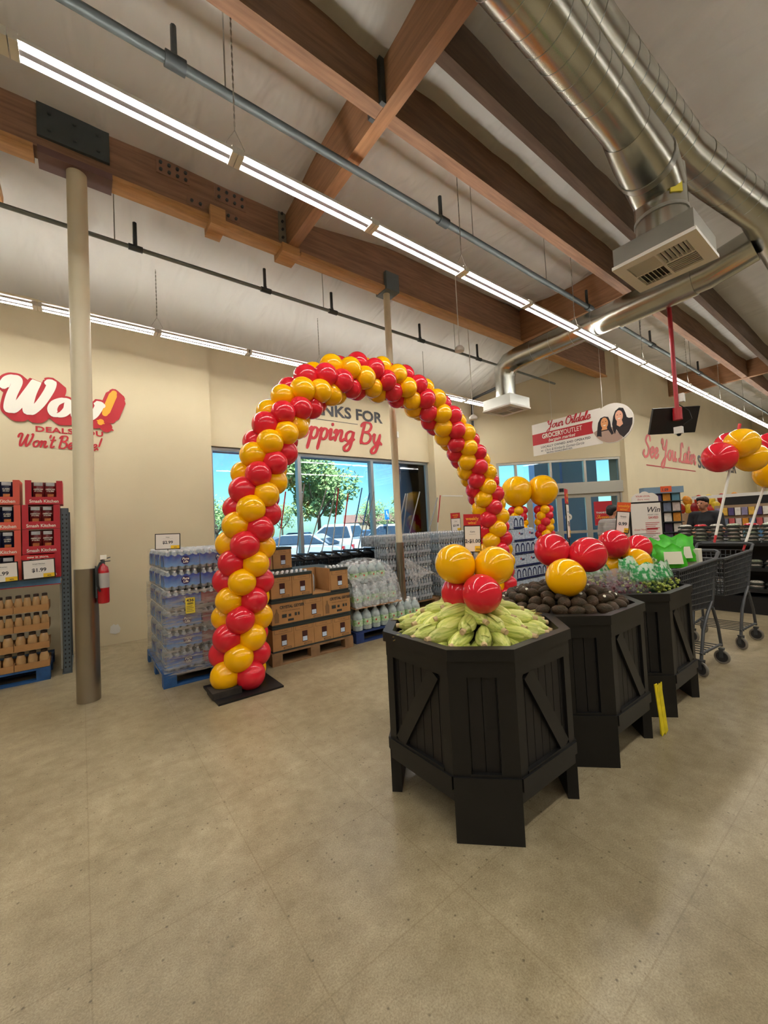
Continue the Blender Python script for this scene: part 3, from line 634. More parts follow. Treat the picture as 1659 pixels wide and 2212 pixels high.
flat('hair', [(-.29, -.2), (-.27, -.05), (-.25, .06), (-.2, .14), (-.13, .155), (-.06, .13), (-.03, .04), (-.02, -.08), (.02, -.2), (-.02, -.22), (-.07, -.12), (-.2, -.12), (-.2, -.22), (-.25, -.2)], m_hair, 0.020)
flat('hair', [(.0, -.02), (.03, .12), (.07, .21), (.14, .255), (.21, .23), (.24, .14), (.26, .05), (.33, .0), (.3, -.1), (.2, -.12), (.08, -.1), (.04, -.22), (.01, -.15)], m_hair, 0.020)
flat('face', ell(-.135, .03, .068, .105), m_face1, 0.022); flat('neck', [(-.17, -.03), (-.1, -.03), (-.09, -.1), (-.2, -.1)], m_face1, 0.021)
flat('face', ell(.13, .1, .068, .105), m_face2, 0.022); flat('neck', [(.09, .03), (.17, .03), (.19, -.06), (.13, -.1), (.08, -.06)], m_face2, 0.021)
for cx, cy in ((-.135, .03), (.13, .1)):
    for s in (-1, 1): flat('eye', ell(cx+s*.028, cy+.025, .012, .006, 8), m_hair, 0.023)
    flat('smile', [(cx-.028, cy-.038), (cx+.028, cy-.038), (cx+.014, cy-.056), (cx-.014, cy-.056)], m_vwhite, 0.023)
for y in (0.16, 1.2): MB().cyl((0.01, y, 0.34), (0.01, y, 2.55), 0.003, n=6).build('hanging_wire', m_white, sg)

# ------------------------------------------------------------------ screen on a red pole
tv = thing('hanging_screen', 'flat black screen hanging from a red ceiling pole', 'screen', (6.97, 2.0, 2.95))
m_rp = mat('red_pole_paint', (170, 34, 44), 0.35)
MB().cyl((0, 0, 0.0), (0, 0, 2.85), 0.028, n=12).build('pole', m_rp, tv, smooth=True)
MB().cyl((0, 0, -0.12), (0, 0, 0.06), 0.06, n=12).build('pole_joint', m_rp, tv, smooth=True)
s_ = MB().box(-0.02, 0.02, -0.33, 0.33, -0.19, 0.19); s_.xf(Matrix.Translation((0.06, 0.07, -0.10)) @ Matrix.Rotation(math.radians(50), 4, 'Z') @ Matrix.Rotation(math.radians(-22), 4, 'Y')); s_.build('panel', m_black, tv)
MB().bar((0, 0, -0.03), (0.1, 0.04, -0.05), 0.05, 0.05).build('mount', m_dark, tv)
MB().box(-0.04, 0.04, -0.05, 0.05, -0.32, -0.22).build('camera_box', m_white, tv); MB().sphere((0, 0, -0.325), 0.03, 12, 8).build('camera_dome', m_black, tv, smooth=True)
MB().box(0.0, 0.07, -0.09, 0.0, 0.14, 0.26).build('junction_box', m_white, tv)
MB().tube([(0, -0.03, 0.1), (0.08, -0.12, 0.0), (0.1, -0.14, -0.12), (0.02, -0.06, -0.2)], 0.006, 6).build('cable', m_black, tv)
ARCH_DIR, ARCH_PH = -1, 1.185
# ------------------------------------------------------------------ produce bins
m_bin = mat('bin_black_paint', (21, 20, 19), 0.42, var=0.25, vs=9)
m_bin2 = mat('bin_black_board', (19, 17, 17), 0.5, var=0.2, vs=20, stretch=(8, 8, 1))
HA, CH = 0.46, 0.22
def oct_pts(a, c): return [(a-c, -a), (a, -a+c), (a, a-c), (a-c, a), (-a+c, a), (-a, a-c), (-a, -a+c), (-a+c, -a)]
def make_bin():
    t = thing('produce_bin', 'black octagonal wooden produce bin', 'bin', (1.84, 1.625, 0), 0, None)
    P0 = oct_pts(HA+0.012, CH); P1 = oct_pts(HA-0.035, CH-0.015)
    # rim: ring of eight mitred boards
    Q = [Vector((p[0], p[1], 0)) for p in P0]; q = [Vector((p[0], p[1], 0)) for p in P1]
    for i in range(8):
        j = (i+1) % 8; z0, z1 = Vector((0, 0, 0.845)), Vector((0, 0, 0.90))
        MB().add([Q[i]+z0, Q[j]+z0, q[j]+z0, q[i]+z0, Q[i]+z1, Q[j]+z1, q[j]+z1, q[i]+z1], [(0, 1, 2, 3), (4, 5, 6, 7), (0, 1, 5, 4), (1, 2, 6, 5), (2, 3, 7, 6), (3, 0, 4, 7)]).build('rim_board', m_bin, t)
    MB().prism(oct_pts(HA-0.03, CH-0.012), 0.60, 0.80).build('false_bottom', m_bin, t)
    Pf = [Vector((p[0], p[1], 0)) for p in oct_pts(HA, CH)]
    for i in range(8):
        a, b = Pf[i], Pf[(i+1) % 8]; w_ = (b-a).length; u = (b-a).normalized(); n = Vector((u.y, -u.x, 0)); fr = ((a+b)/2, u, n); h = w_/2
        corner = i % 2 == 0
        side = MB().fbox(fr, -h+0.02, h-0.02, 0.29, 0.80, -0.03, -0.024).build('side_panel', m_bin2, t)
        k = 4 if corner else 7; pw = (w_-0.05)/k
        for j in range(k): MB().fbox(fr, -h+0.025+j*pw+0.002, -h+0.025+(j+1)*pw-0.002, 0.30, 0.78, -0.024, -0.016).build('plank', m_bin2, side)
        MB().fbox(fr, -h, h, 0.765, 0.845, -0.02, 0.002).build('top_rail', m_bin, t)
        pwid = 0.085 if corner else 0.055
        for s in (-1, 1):
            x0, x1 = (-h, -h+pwid) if s < 0 else (h-pwid, h)
            MB().fbox(fr, x0, x1, 0.30, 0.765, -0.02, 0.0).build('corner_stile', m_bin, t)
        MB().fbox(fr, -h, h, 0.245, 0.305, -0.03, 0.012).build('bottom_rail', m_bin, t)
        MB().fbox(fr, -h+pwid, h-pwid, 0.305, 0.318, -0.03, 0.004).build('ledge_moulding', m_bin, t)
        if corner: MB().fbox(fr, -h, h, 0.0, 0.245, -0.05, 0.006).build('leg', m_bin, t)
        else:
            # diagonal brace, rails of the Z frame
            s = 1 if i in (1, 5) else -1
            p0 = fr[0]+u*(-s*(h-0.09))+n*(-0.009)+Vector((0, 0, 0.315)); p1 = fr[0]+u*(s*(h-0.10))+n*(-0.009)+Vector((0, 0, 0.76))
            MB().bar(p0, p1, 0.022, 0.075, up=Vector((-(p1-p0).z*u.x, -(p1-p0).z*u.y, (p1-p0).dot(u)))).build('brace', m_bin, t)
            MB().fbox(fr, -h, h, 0.19, 0.245, -0.03, 0.0).build('apron', m_bin, t)
    return t
bin1 = make_bin(); bin1['label'] = 'black octagonal produce bin heaped with corn, nearest the camera'
bin2 = copy_tree(bin1, None, (2.765, 1.60, 0), None, 'black octagonal produce bin holding avocados, middle of the row')
bin3 = copy_tree(bin1, None, (3.69, 1.59, 0), None, 'black octagonal produce bin of bagged grapes, farthest of the row')
for b in (bin1, bin2, bin3): b['group'] = 'black produce bins'
# yellow cloth hanging between the bins
mb = MB()
for k in range(4): mb.add([(3.07+k*.018, 1.125-k*.003, .34-k*.02), (3.10+k*.018, 1.12-k*.003, .34), (3.115+k*.02, 1.10+(k % 2)*.02, .02), (3.08+k*.02, 1.105+(k % 2)*.02, .0)], [(0, 1, 2, 3)])
o = mb.build('yellow_cloth', mat('yellow_cloth', (232, 210, 30), 0.7, var=0.2, vs=20)); tag(o, 'yellow cloth dangling between the second and third bins', 'cloth')
o.modifiers.new('thickness', 'SOLIDIFY').thickness = 0.006

# ------------------------------------------------------------------ corn
def corn_mat():
    m = bpy.data.materials.new('corn_husk'); m.use_nodes = True; n = m.node_tree.nodes; l = m.node_tree.links; b = n['Principled BSDF']
    tc = n.new('ShaderNodeTexCoord'); mp = n.new('ShaderNodeMapping'); mp.inputs['Scale'].default_value = (2.5, 38, 38)
    a = n.new('ShaderNodeTexNoise'); a.inputs['Scale'].default_value = 2.4; a.inputs['Detail'].default_value = 4
    r = n.new('ShaderNodeValToRGB'); e = r.color_ramp.elements; e[0].position = 0.3; e[0].color = L((150, 170, 66)); e[1].position = 0.72; e[1].color = L((234, 232, 156))
    x = e.new(0.5); x.color = L((206, 212, 108))
    oi = n.new('ShaderNodeObjectInfo'); hs_ = n.new('ShaderNodeHueSaturation'); mr = n.new('ShaderNodeMapRange'); mr.inputs[3].default_value = 0.72; mr.inputs[4].default_value = 1.12
    l.new(tc.outputs['Object'], mp.inputs[0]); l.new(mp.outputs[0], a.inputs['Vector']); l.new(a.outputs['Fac'], r.inputs[0]); l.new(r.outputs[0], hs_.inputs['Color']); l.new(oi.outputs['Random'], mr.inputs[0]); l.new(mr.outputs[0], hs_.inputs['Value']); l.new(hs_.outputs[0], b.inputs['Base Color'])
    bu = n.new('ShaderNodeBump'); bu.inputs['Strength'].default_value = 0.5; bu.inputs['Distance'].default_value = 0.004; l.new(a.outputs['Fac'], bu.inputs['Height']); l.new(bu.outputs[0], b.inputs['Normal'])
    b.inputs['Roughness'].default_value = 0.42
    return m
m_husk = corn_mat(); m_stub = mat('corn_stub', (206, 178, 132), 0.7, var=0.3, vs=60); m_silk = mat('corn_silk', (150, 122, 66), 0.8, var=0.3, vs=80)
def ear_mesh(seed):
    rnd = random.Random(seed); mb = MB(); prof = [(0.0, .013), (.012, .017), (.03, .030), (.06, .037), (.10, .038), (.14, .035), (.175, .029), (.20, .021), (.222, .011), (.235, .004)]
    n = 16; vs = []; bend = rnd.uniform(-.25, .25)
    for x, r in prof:
        for j in range(n):
            t = 2*PI*j/n; rr = r*(1+.07*math.cos(3*t+x*9+seed)+.04*math.cos(5*t-x*14))
            vs.append((x, rr*math.cos(t)+bend*(x-.1)**2*2, rr*math.sin(t)))
    fs = [(i*n+j, i*n+(j+1) % n, (i+1)*n+(j+1) % n, (i+1)*n+j) for i in range(len(prof)-1) for j in range(n)]
    mb.add(vs, fs)
    # two loose husk leaves lying along the ear
    for k in range(2):
        t0 = rnd.uniform(0, 2*PI); lv = []
        for i, (x, r) in enumerate(prof[2:]+[(.262, .012)]):
            for q in (-1, 0, 1):
                wq = .55*(1-i/8.5)+.03; tt = t0+q*wq; rr = r*1.08+.003+(.006 if i > 5 else 0); lv.append((x, rr*math.cos(tt)+bend*(x-.1)**2*2, rr*math.sin(tt)))
        m_ = len(prof)-1
        mb.add(lv, [(i*3+q, i*3+q+1, i*3+q+4, i*3+q+3) for i in range(m_-1) for q in range(2)])
    a = mb.mesh('husk', m_husk, True, 60)
    s2 = MB().cyl((-.018, 0, 0), (.006, 0, 0), .0125, .0145, 10).mesh('stub', m_stub, True)
    s3 = MB()
    for k in range(7): s3.bar((.225, 0, 0), (.262+rnd.uniform(0, .02), rnd.uniform(-.012, .012), rnd.uniform(-.012, .012)), .002, .002)
    return a, s2, s3.mesh('silk', m_silk)
EARS = [ear_mesh(s) for s in (1, 2, 3, 4)]
CX, CY = 1.84, 1.625
rc = random.Random(11)
def ear(px, py, pz, yaw, pitch, roll, flip, tier):
    t = thing('corn_ear', ('ear of corn half hidden in the lowest layer along the bin rim', 'ear of corn lying just above the rim of the front bin', 'ear of corn in the middle layer of the corn heap', 'ear of corn high on the heap under the balloons', 'ear of corn at the very top of the heap behind the balloons')[tier], 'corn', (0, 0, 0), 0, ('lowest', 'second', 'middle', 'upper', 'topmost')[tier]+' layer of corn ears')
    R_ = Matrix.Rotation(yaw, 4, 'Z') @ Matrix.Rotation(pitch, 4, 'Y') @ Matrix.Rotation(roll, 4, 'X') @ Matrix.Translation((-.115, 0, 0))
    if flip: R_ = Matrix.Rotation(yaw+PI, 4, 'Z') @ Matrix.Rotation(-pitch, 4, 'Y') @ Matrix.Rotation(roll, 4, 'X') @ Matrix.Translation((-.115, 0, 0))
    t.matrix_world = Matrix.Translation((px, py, pz)) @ R_ @ Matrix.Scale(1.1, 4)
    a, s, k = EARS[rc.randrange(4)]
    place('husk', a, t); place('stub', s, t); place('silk', k, t)
for tier_, (ro, z, cnt, dn, off) in enumerate(((.395, .845, 24, .05, 0.0), (.39, .900, 21, .08, .12), (.34, .950, 15, .12, .05), (.27, .992, 10, .16, .2), (.18, 1.03, 6, .18, .1))):
    for k in range(cnt):
        th = off+2*PI*(k+rc.uniform(-.14, .14))/cnt
        # stay within the octagon
        lim = min((HA-0.05)/max(abs(math.cos(th)), abs(math.sin(th))), (2*HA-CH-0.07)/(abs(math.cos(th))+abs(math.sin(th))))
        r_out = min(ro*1.06, lim) if ro > .34 else ro
        rm = r_out-.10
        ear(CX+rm*math.cos(th), CY+rm*math.sin(th), z+rc.uniform(-.008, .010), th+rc.uniform(-.3, .3)*(1+3*(.4-ro)*2.2), dn+rc.uniform(-.08, .08), rc.uniform(0, 6.28), rc.random() < .82, tier_)

# ------------------------------------------------------------------ avocados
m_avo = mat('avocado_skin', (78, 58, 42), 0.5, spec=.25, var=0.45, vs=22, bump=0.6, bs=180, rgb2=(46, 42, 26))
m_stk = mat('fruit_sticker', (226, 224, 205), 0.5)
AV = [MB().lathe([(.0005, -.042), (.018, -.038), (.031, -.022), (.036, -.004), (.033, .016), (.024, .034), (.014, .046), (.004, .052), (.0005, .053)], 14, (0, 0, 0), 1, s).mesh('avocado', m_avo, True) for s in (1.0, .94)]
me_stk = MB().lathe([(.0004, .0), (.009, .0), (.009, .0008), (.0004, .0012)], 10).mesh('sticker', m_stk)
BX, BY = 2.765, 1.60
for (ro, z, cnt) in ((.40, .845, 27), (.395, .900, 27), (.325, .94, 21), (.245, .968, 15), (.16, .99, 9), (.07, 1.0, 4)):
    for k in range(cnt):
        th = 2*PI*(k+rc.uniform(-.2, .2))/cnt+ro*7
        lim = min((HA-0.075)/max(abs(math.cos(th)), abs(math.sin(th))), (2*HA-CH-0.105)/(abs(math.cos(th))+abs(math.sin(th))))
        r_ = min(ro, lim)
        o = place('avocado', AV[rc.randrange(2)], None, (BX+r_*math.cos(th), BY+r_*math.sin(th), z+rc.uniform(-.006, .006)), (rc.uniform(1.1, 1.9), rc.uniform(-.4, .4), rc.uniform(0, 6.28)), (1.13,)*3)
        if rc.random() < .3:
            tag(o, 'dark ripe avocado with a pale sticker in the middle bin', 'avocado', 'stickered avocados in the middle bin')
            wi = o.rotation_euler.to_matrix(); dirw = Vector((-.45, -.55, .7)).normalized(); ld = wi.transposed() @ dirw
            s = place('sticker', me_stk, o); s.location = Vector((ld.x*.0345, ld.y*.0345, ld.z*.036)); s.rotation_euler = ld.to_track_quat('Z', 'Y').to_euler()
        else: tag(o, 'dark ripe avocado without sticker in the middle bin', 'avocado', 'plain avocados in the middle bin')

# ------------------------------------------------------------------ bagged grapes
def bag_film():
    m = bpy.data.materials.new('grape_bag'); m.use_nodes = True; n = m.node_tree.nodes; l = m.node_tree.links; n.clear()
    o = n.new('ShaderNodeOutputMaterial'); mx = n.new('ShaderNodeMixShader'); t = n.new('ShaderNodeBsdfTransparent'); p = n.new('ShaderNodeBsdfPrincipled')
    p.inputs['Roughness'].default_value = .15
    tc = n.new('ShaderNodeTexCoord'); nz_ = n.new('ShaderNodeTexNoise'); nz_.inputs['Scale'].default_value = 26; nz_.inputs['Detail'].default_value = 2
    rc_ = n.new('ShaderNodeValToRGB'); rc_.color_ramp.elements[0].position = .45; rc_.color_ramp.elements[0].color = L((60, 160, 90)); rc_.color_ramp.elements[1].position = .56; rc_.color_ramp.elements[1].color = L((205, 228, 205))
    sx = n.new('ShaderNodeSeparateXYZ'); r = n.new('ShaderNodeValToRGB'); r.color_ramp.elements[0].position = .10; r.color_ramp.elements[0].color = (.06,)*3+(1,); r.color_ramp.elements[1].position = .13; r.color_ramp.elements[1].color = (.82,)*3+(1,)
    l.new(tc.outputs['Object'], nz_.inputs['Vector']); l.new(nz_.outputs['Fac'], rc_.inputs[0]); l.new(rc_.outputs[0], p.inputs['Base Color'])
    l.new(tc.outputs['Object'], sx.inputs[0]); l.new(sx.outputs['Z'], r.inputs[0]); l.new(r.outputs[0], mx.inputs[0]); l.new(t.outputs[0], mx.inputs[1]); l.new(p.outputs[0], mx.inputs[2]); l.new(mx.outputs[0], o.inputs[0])
    return m
m_bagg = bag_film(); m_clearbag = film('clear_bag', (235, 220, 224), .2, (9, 9, 9))
m_gg = mat('green_grapes', (172, 186, 84), .25, var=.25, vs=30); m_rg = mat('red_grapes', (112, 52, 56), .3, var=.35, vs=30)
def grapes_mesh(mm, seed, w_=.15, d_=.09, h_=.11):
    r = random.Random(seed); mb = MB()
    for k in range(64):
        u, v = r.uniform(-1, 1), r.uniform(-1, 1)
        mb.sphere((u*w_, v*d_, .012+r.random()*h_*(1-.5*abs(u))), r.uniform(.0095, .0125), 8, 6)
    return mb.mesh('grapes', mm, True)
GG = [grapes_mesh(m_gg, s) for s in (3, 4)]; RG = [grapes_mesh(m_rg, 5)]
def bag_mesh(mm, seed, h=.235, w_=.165, d_=.10):
    r = random.Random(seed); vs = []; nx, nzz = 14, 9
    for s in (-1, 1):
        for j in range(nzz+1):
            for i in range(nx+1):
                u = i/nx*2-1; t = j/nzz; bul = (1-t)**.7*d_*(1-u**4)*(.25+.75*min(1, t*6))
                vs.append((u*w_*(1-.06*t), s*(bul+.002)+r.uniform(-.004, .004), t*h+.012*math.sin(u*5+seed)*t))
    fs = [(s*(nx+1)*(nzz+1)+j*(nx+1)+i, s*(nx+1)*(nzz+1)+j*(nx+1)+i+1, s*(nx+1)*(nzz+1)+(j+1)*(nx+1)+i+1, s*(nx+1)*(nzz+1)+(j+1)*(nx+1)+i) for s in (0, 1) for j in range(nzz) for i in range(nx)]
    me = bpy.data.meshes.new('bag'); me.from_pydata(vs, [], fs); me.materials.append(mm); me.polygons.foreach_set('use_smooth', [True]*len(me.polygons)); return me
BG = [bag_mesh(m_bagg, 1), bag_mesh(m_bagg, 2)]; BR = bag_mesh(m_clearbag, 3, .2)
for i, (x, y, z, rz, red) in enumerate(((3.40, 1.62, .85, -.9, 1), (3.48, 1.42, .86, -.7, 1), (3.60, 1.33, .86, -.35, 0), (3.80, 1.28, .86, .05, 0), (3.98, 1.40, .87, .5, 0), (3.72, 1.48, .90, -.2, 0), (3.92, 1.60, .90, .2, 0), (3.62, 1.70, .88, -.3, 0))):
    t = thing('grape_bag', 'clear bag of red grapes in the farthest bin' if red else 'green printed bag of green grapes in the farthest bin', 'grapes', (x, y, z), rz, 'bags of red grapes' if red else 'bags of green grapes')
    g_ = place('grapes', RG[0] if red else GG[i % 2], t); g_['kind'] = 'stuff'
    place('bag', BR if red else BG[i % 2], t)

# ------------------------------------------------------------------ balloons
def latex(name, rgb):
    m = mat(name, rgb, 0.25, spec=0.08, coat=0.85); b = m.node_tree.nodes['Principled BSDF']
    b.inputs['Coat Roughness'].default_value = 0.012
    return m
m_by = latex('balloon_yellow', (255, 188, 0)); m_br = latex('balloon_red', (222, 36, 52))
def balloon_mesh(mm, name='balloon', n=24):
    m_ = 16; prof = []
    for i in range(m_+1):
        t = PI*i/m_; r = math.sin(t); z = -math.cos(t)
        if z < 0: z *= 1.10; r *= (1-.05*z*z)
        prof.append((max(r, .03), z))
    prof = [(.05, -1.22), (.03, -1.16)]+prof
    return MB().lathe(prof, n).mesh(name, mm, True, 70)
BY_, BR_ = balloon_mesh(m_by), balloon_mesh(m_br)
def balloon(par, me, c, r, out, base=Vector((0, 0, 0))):
    o = place('balloon', me, par); o.location = Vector(c)-base; o.rotation_euler = Vector(out).to_track_quat('Z', 'Y').to_euler(); o.scale = (r, r, r); return o
arch = thing('balloon_arch', 'tall arch of spiralling red and yellow balloons', 'balloon arch', (1.21, 4.1, 0))
CL = [(1.20, -.02), (1.235, .30), (1.27, .72), (1.30, 1.09), (1.34, 1.41), (1.41, 1.74), (1.49, 2.06), (1.61, 2.36), (1.75, 2.67), (1.95, 2.94), (2.25, 3.18), (2.60, 3.34), (2.98, 3.41), (3.38, 3.40), (3.78, 3.30), (4.17, 3.09), (4.54, 2.80), (4.83, 2.47), (5.06, 2.11), (5.20, 1.75), (5.28, 1.31), (5.31, .94), (5.33, .49), (5.34, -.02)]
cl = crom(CL, 10); acc = [0.0]
for a, b in zip(cl[:-1], cl[1:]): acc.append(acc[-1]+math.hypot(b[0]-a[0], b[1]-a[1]))
TOT = acc[-1]
def along(s):
    for i in range(len(acc)-1):
        if acc[i+1] >= s: f = (s-acc[i])/(acc[i+1]-acc[i]); return cl[i][0]+f*(cl[i+1][0]-cl[i][0]), cl[i][1]+f*(cl[i+1][1]-cl[i][1])
    return cl[-1]
PIT = .175; NQ = int((TOT-.30)/PIT); bb = arch.location
rb = random.Random(5)
for i in range(NQ+1):
    s = .16+i*(TOT-.32)/NQ; x, z = along(s); x2, z2 = along(min(TOT, s+.03)); x1, z1 = along(max(0, s-.03))
    T = Vector((x2-x1, 0, z2-z1)).normalized(); Bv = Vector((0, 1, 0)); Nv = T.cross(Bv).normalized()
    for k in range(4):
        ph = i*PI/4*ARCH_DIR+k*PI/2+ARCH_PH; dv = Nv*math.cos(ph)+Bv*math.sin(ph); r = .138*rb.uniform(.95, 1.04)
        balloon(arch, BR_ if k % 2 == 0 else BY_, Vector((x, 4.1, z))+dv*.158, r, dv, bb)
pts = [(p[0]-bb.x, 0, max(p[1], .0)) for p in cl[::6]]
MB().tube(pts, .012, 8).build('arch_frame', m_white, arch, smooth=True)
m_slab = mat('dark_slab', (58, 50, 42), .8, var=.4, vs=14, bump=.4, bs=30)
for x in (1.21, 5.34):
    MB().box(x-bb.x-.28, x-bb.x+.32, -.34, .22, 0, .018).build('base_plate', m_black, arch)
    MB().box(x-bb.x-.30, x-bb.x-.04, -.22, -.02, .018, .075).build('base_weight', m_slab, arch)
def cam_at(px, py, dep): return Vector((0, 0, 1.5))+(_f+_r2*((px-829.5)/FPX)-_u2*((py-1106)/FPX))*dep
def cluster(label, pole, base, top, balls):
    t = thing('balloon_cluster', label, 'balloons', base); b0 = Vector(base)
    cen = sum((Vector(b[1]) for b in balls), Vector((0, 0, 0)))/len(balls)
    for me, c, r in balls: balloon(t, me, c, r, Vector(c)-cen, b0)
    if pole: MB().cyl((0, 0, 0), Vector(top)-b0, .006, n=8).build('stick', m_black, t)
    return t
cluster('two yellow and two red balloons over the corn bin', True, (1.80, 1.56, .95), (1.80, 1.56, 1.30), [(BY_, (1.71, 1.61, 1.265), .113), (BY_, (1.885, 1.47, 1.245), .110), (BR_, (1.735, 1.445, 1.105), .107), (BR_, (1.77, 1.645, 1.085), .105)])
cluster('two red balloons and one yellow balloon over the avocado bin', True, (2.86, 1.60, .95), (2.86, 1.60, 1.35), [(BR_, cam_at(1192, 1188, 3.05), .128), (BR_, cam_at(1270, 1198, 2.95), .130), (BY_, cam_at(1222, 1248, 2.72), .130)])
cluster('two red and two yellow balloons over the grape bin', True, (3.76, 1.56, .95), (3.76, 1.56, 1.30), [(BR_, cam_at(1325, 1175, 3.5), .126), (BR_, cam_at(1378, 1182, 3.75), .118), (BY_, cam_at(1374, 1216, 3.5), .124), (BY_, cam_at(1318, 1222, 3.6), .12)])
# two balloon columns by the entrance
BIGY = BY_
for (x, y, lab) in ((8.07, 5.53, 'balloon column with big yellow top, left of the entrance pair'), (8.55, 5.17, 'balloon column with big yellow top, right of the entrance pair')):
    t = thing('balloon_column', lab, 'balloon column', (x, y, 0)); b0 = Vector((x, y, 0))
    for i in range(12):
        z = .16+i*.14
        for k in range(4):
            ph = i*PI/4+k*PI/2; dv = Vector((math.cos(ph), math.sin(ph), 0)); balloon(t, BR_ if k % 2 == 0 else BY_, dv*.12+Vector((0, 0, z)), .105, dv)
    balloon(t, BIGY, (0, 0, 2.16), .345, (0, 0, 1)); MB().cyl((0, 0, 0), (0, 0, 1.8), .012, n=8).build('pole', m_white, t); MB().lathe([(.2, 0), (.2, .02), (.02, .03)], 20).build('base_plate', m_black, t)

# ------------------------------------------------------------------ price signs
m_paper = mat('sign_paper', (236, 230, 222), .6); m_ysig = mat('sign_yellow', (240, 196, 40), .6); m_redsig = mat('sign_red', (196, 34, 40), .55)
def price_sign(label, loc, ang, w_, h_, price, head=None, small=None, stick=0.0, roll=0.0, corner=True, psize=.3, headcol=None):
    """framed card; ang = compass direction it faces (0 = -Y, positive turns to -X)"""
    t = thing('price_sign', label, 'sign', loc); n = Vector((-math.sin(ang), -math.cos(ang), 0)); u = Vector((math.cos(ang), -math.sin(ang), 0)); up = Vector((0, 0, 1))
    u2 = u*math.cos(roll)+up*math.sin(roll); up2 = -u*math.sin(roll)+up*math.cos(roll)
    def at(a, b, d=.0): return u2*a+up2*b+n*d
    def slab(nm, a0, a1, b0, b1, d0, d1, mm, par=t):
        pts = [at(a, b, d) for d in (d0, d1) for (a, b) in ((a0, b0), (a1, b0), (a1, b1), (a0, b1))]
        return MB().add(pts, [(0, 1, 2, 3), (4, 5, 6, 7), (0, 1, 5, 4), (1, 2, 6, 5), (2, 3, 7, 6), (3, 0, 4, 7)]).build(nm, mm, par)
    fw = .035*max(w_, h_); a = w_/2; b = h_/2
    slab('frame', -a, a, -b, b, -.006, .0, m_black); slab('card', -a+fw, a-fw, -b+fw, b-fw, 0, .002, m_paper)
    def tx(nm, s, x, y, size, mm=m_char, **k): return text(nm, s, fmat(at(x, y, .0035), u2, up2), mm, t, size=size, align='CENTER', **k)
    tx('price', price, 0, -h_*.14, h_*psize, bold=.025)
    if small: tx('item_name', small, 0, h_*.24, h_*.085, bold=.01)
    slab('rule', -w_*.2, w_*.2, h_*.17, h_*.175, .002, .003, m_char)
    if corner:
        slab('discount_corner', w_*.12, a-fw, -b+fw, -b+fw+h_*.2, .002, .003, m_ysig)
        tx('discount_text', '40%' if not head else '70%', w_*.30, -b+fw+h_*.04, h_*.1, bold=.02)
    if head:
        slab('header', -a, a, b, b+h_*.42, -.005, .001, headcol or m_redsig); tx('header_text', head, 0, b+h_*.2, h_*.17, m_amber, bold=.02); tx('header_text', 'wins!', 0, b+h_*.05, h_*.15, m_amber, bold=.02)
    if stick: MB().cyl(at(0, -b, -.003), at(0, -b-stick, -.003), .004, n=6).build('stick', m_black, t)
    return t
price_sign('corn price sign with red header above the front bin', (1.83, 1.57, 1.40), .62, .100, .158, '2-$1.00', 'weekly', 'Corn', .45, -.03, psize=.185)
price_sign('avocado price sign seen nearly edge on', (2.90, 1.56, 1.47), -.36, .13, .26, '79¢', 'weekly', 'Avocado', .45, psize=.2)
price_sign('orange topped price sign above the grape bin', (3.80, 1.55, 1.43), 1.0, .105, .19, '0.99', 'weekly', 'Grapes', .45, -.12, psize=.2, headcol=mat('sign_orange', (224, 90, 40), .55))
# ------------------------------------------------------------------ pallets
m_pblue = mat('pallet_blue', (44, 92, 150), .6, var=.35, vs=10, bump=.2, bs=40); m_pwood = mat('pallet_wood', (150, 116, 80), .7, var=.35, vs=8, bump=.2, bs=40)
m_pnavy = mat('pallet_navy', (36, 58, 110), .6, var=.3, vs=10)
def pallet(label, x0, x1, y0, y1, mm, h=.14):
    t = thing('pallet', label, 'pallet', (x0, y0, 0)); w_ = x1-x0; d_ = y1-y0
    for k in range(3):
        for j in range(3):
            x = (w_-.12)*k/2; y = (d_-.1)*j/2; MB().box(x, x+.12, y, y+.1, .018, h-.02).build('block', mm, t)
    for k in range(3): y = (d_-.1)*k/2; MB().box(0, w_, y, y+.1, 0, .018).build('bottom_board', mm, t)
    nb = 7; bw = d_/nb
    for k in range(nb): MB().box(0, w_, k*bw+.008, (k+1)*bw-.008, h-.02, h).build('deck_board', mm, t)
    return t
pallet('blue pallet under the wrapped blue labelled water', .62, 1.66, 4.56, 5.78, m_pblue)
pallet('bare wood pallet under the brown cartons', 1.66, 2.72, 4.37, 5.45, m_pwood)
pallet('navy pallet under the green labelled water jugs', 2.80, 4.02, 4.42, 5.5, m_pnavy)
pallet('pallet under the clear bottled water stack', 4.06, 5.26, 5.38, 6.4, m_pwood)
pallet('second pallet under the clear bottled water', 5.30, 6.5, 5.38, 6.4, m_pwood)
pallet('pallet under the navy arched water packs', 6.35, 7.35, 4.44, 5.3, m_pwood)

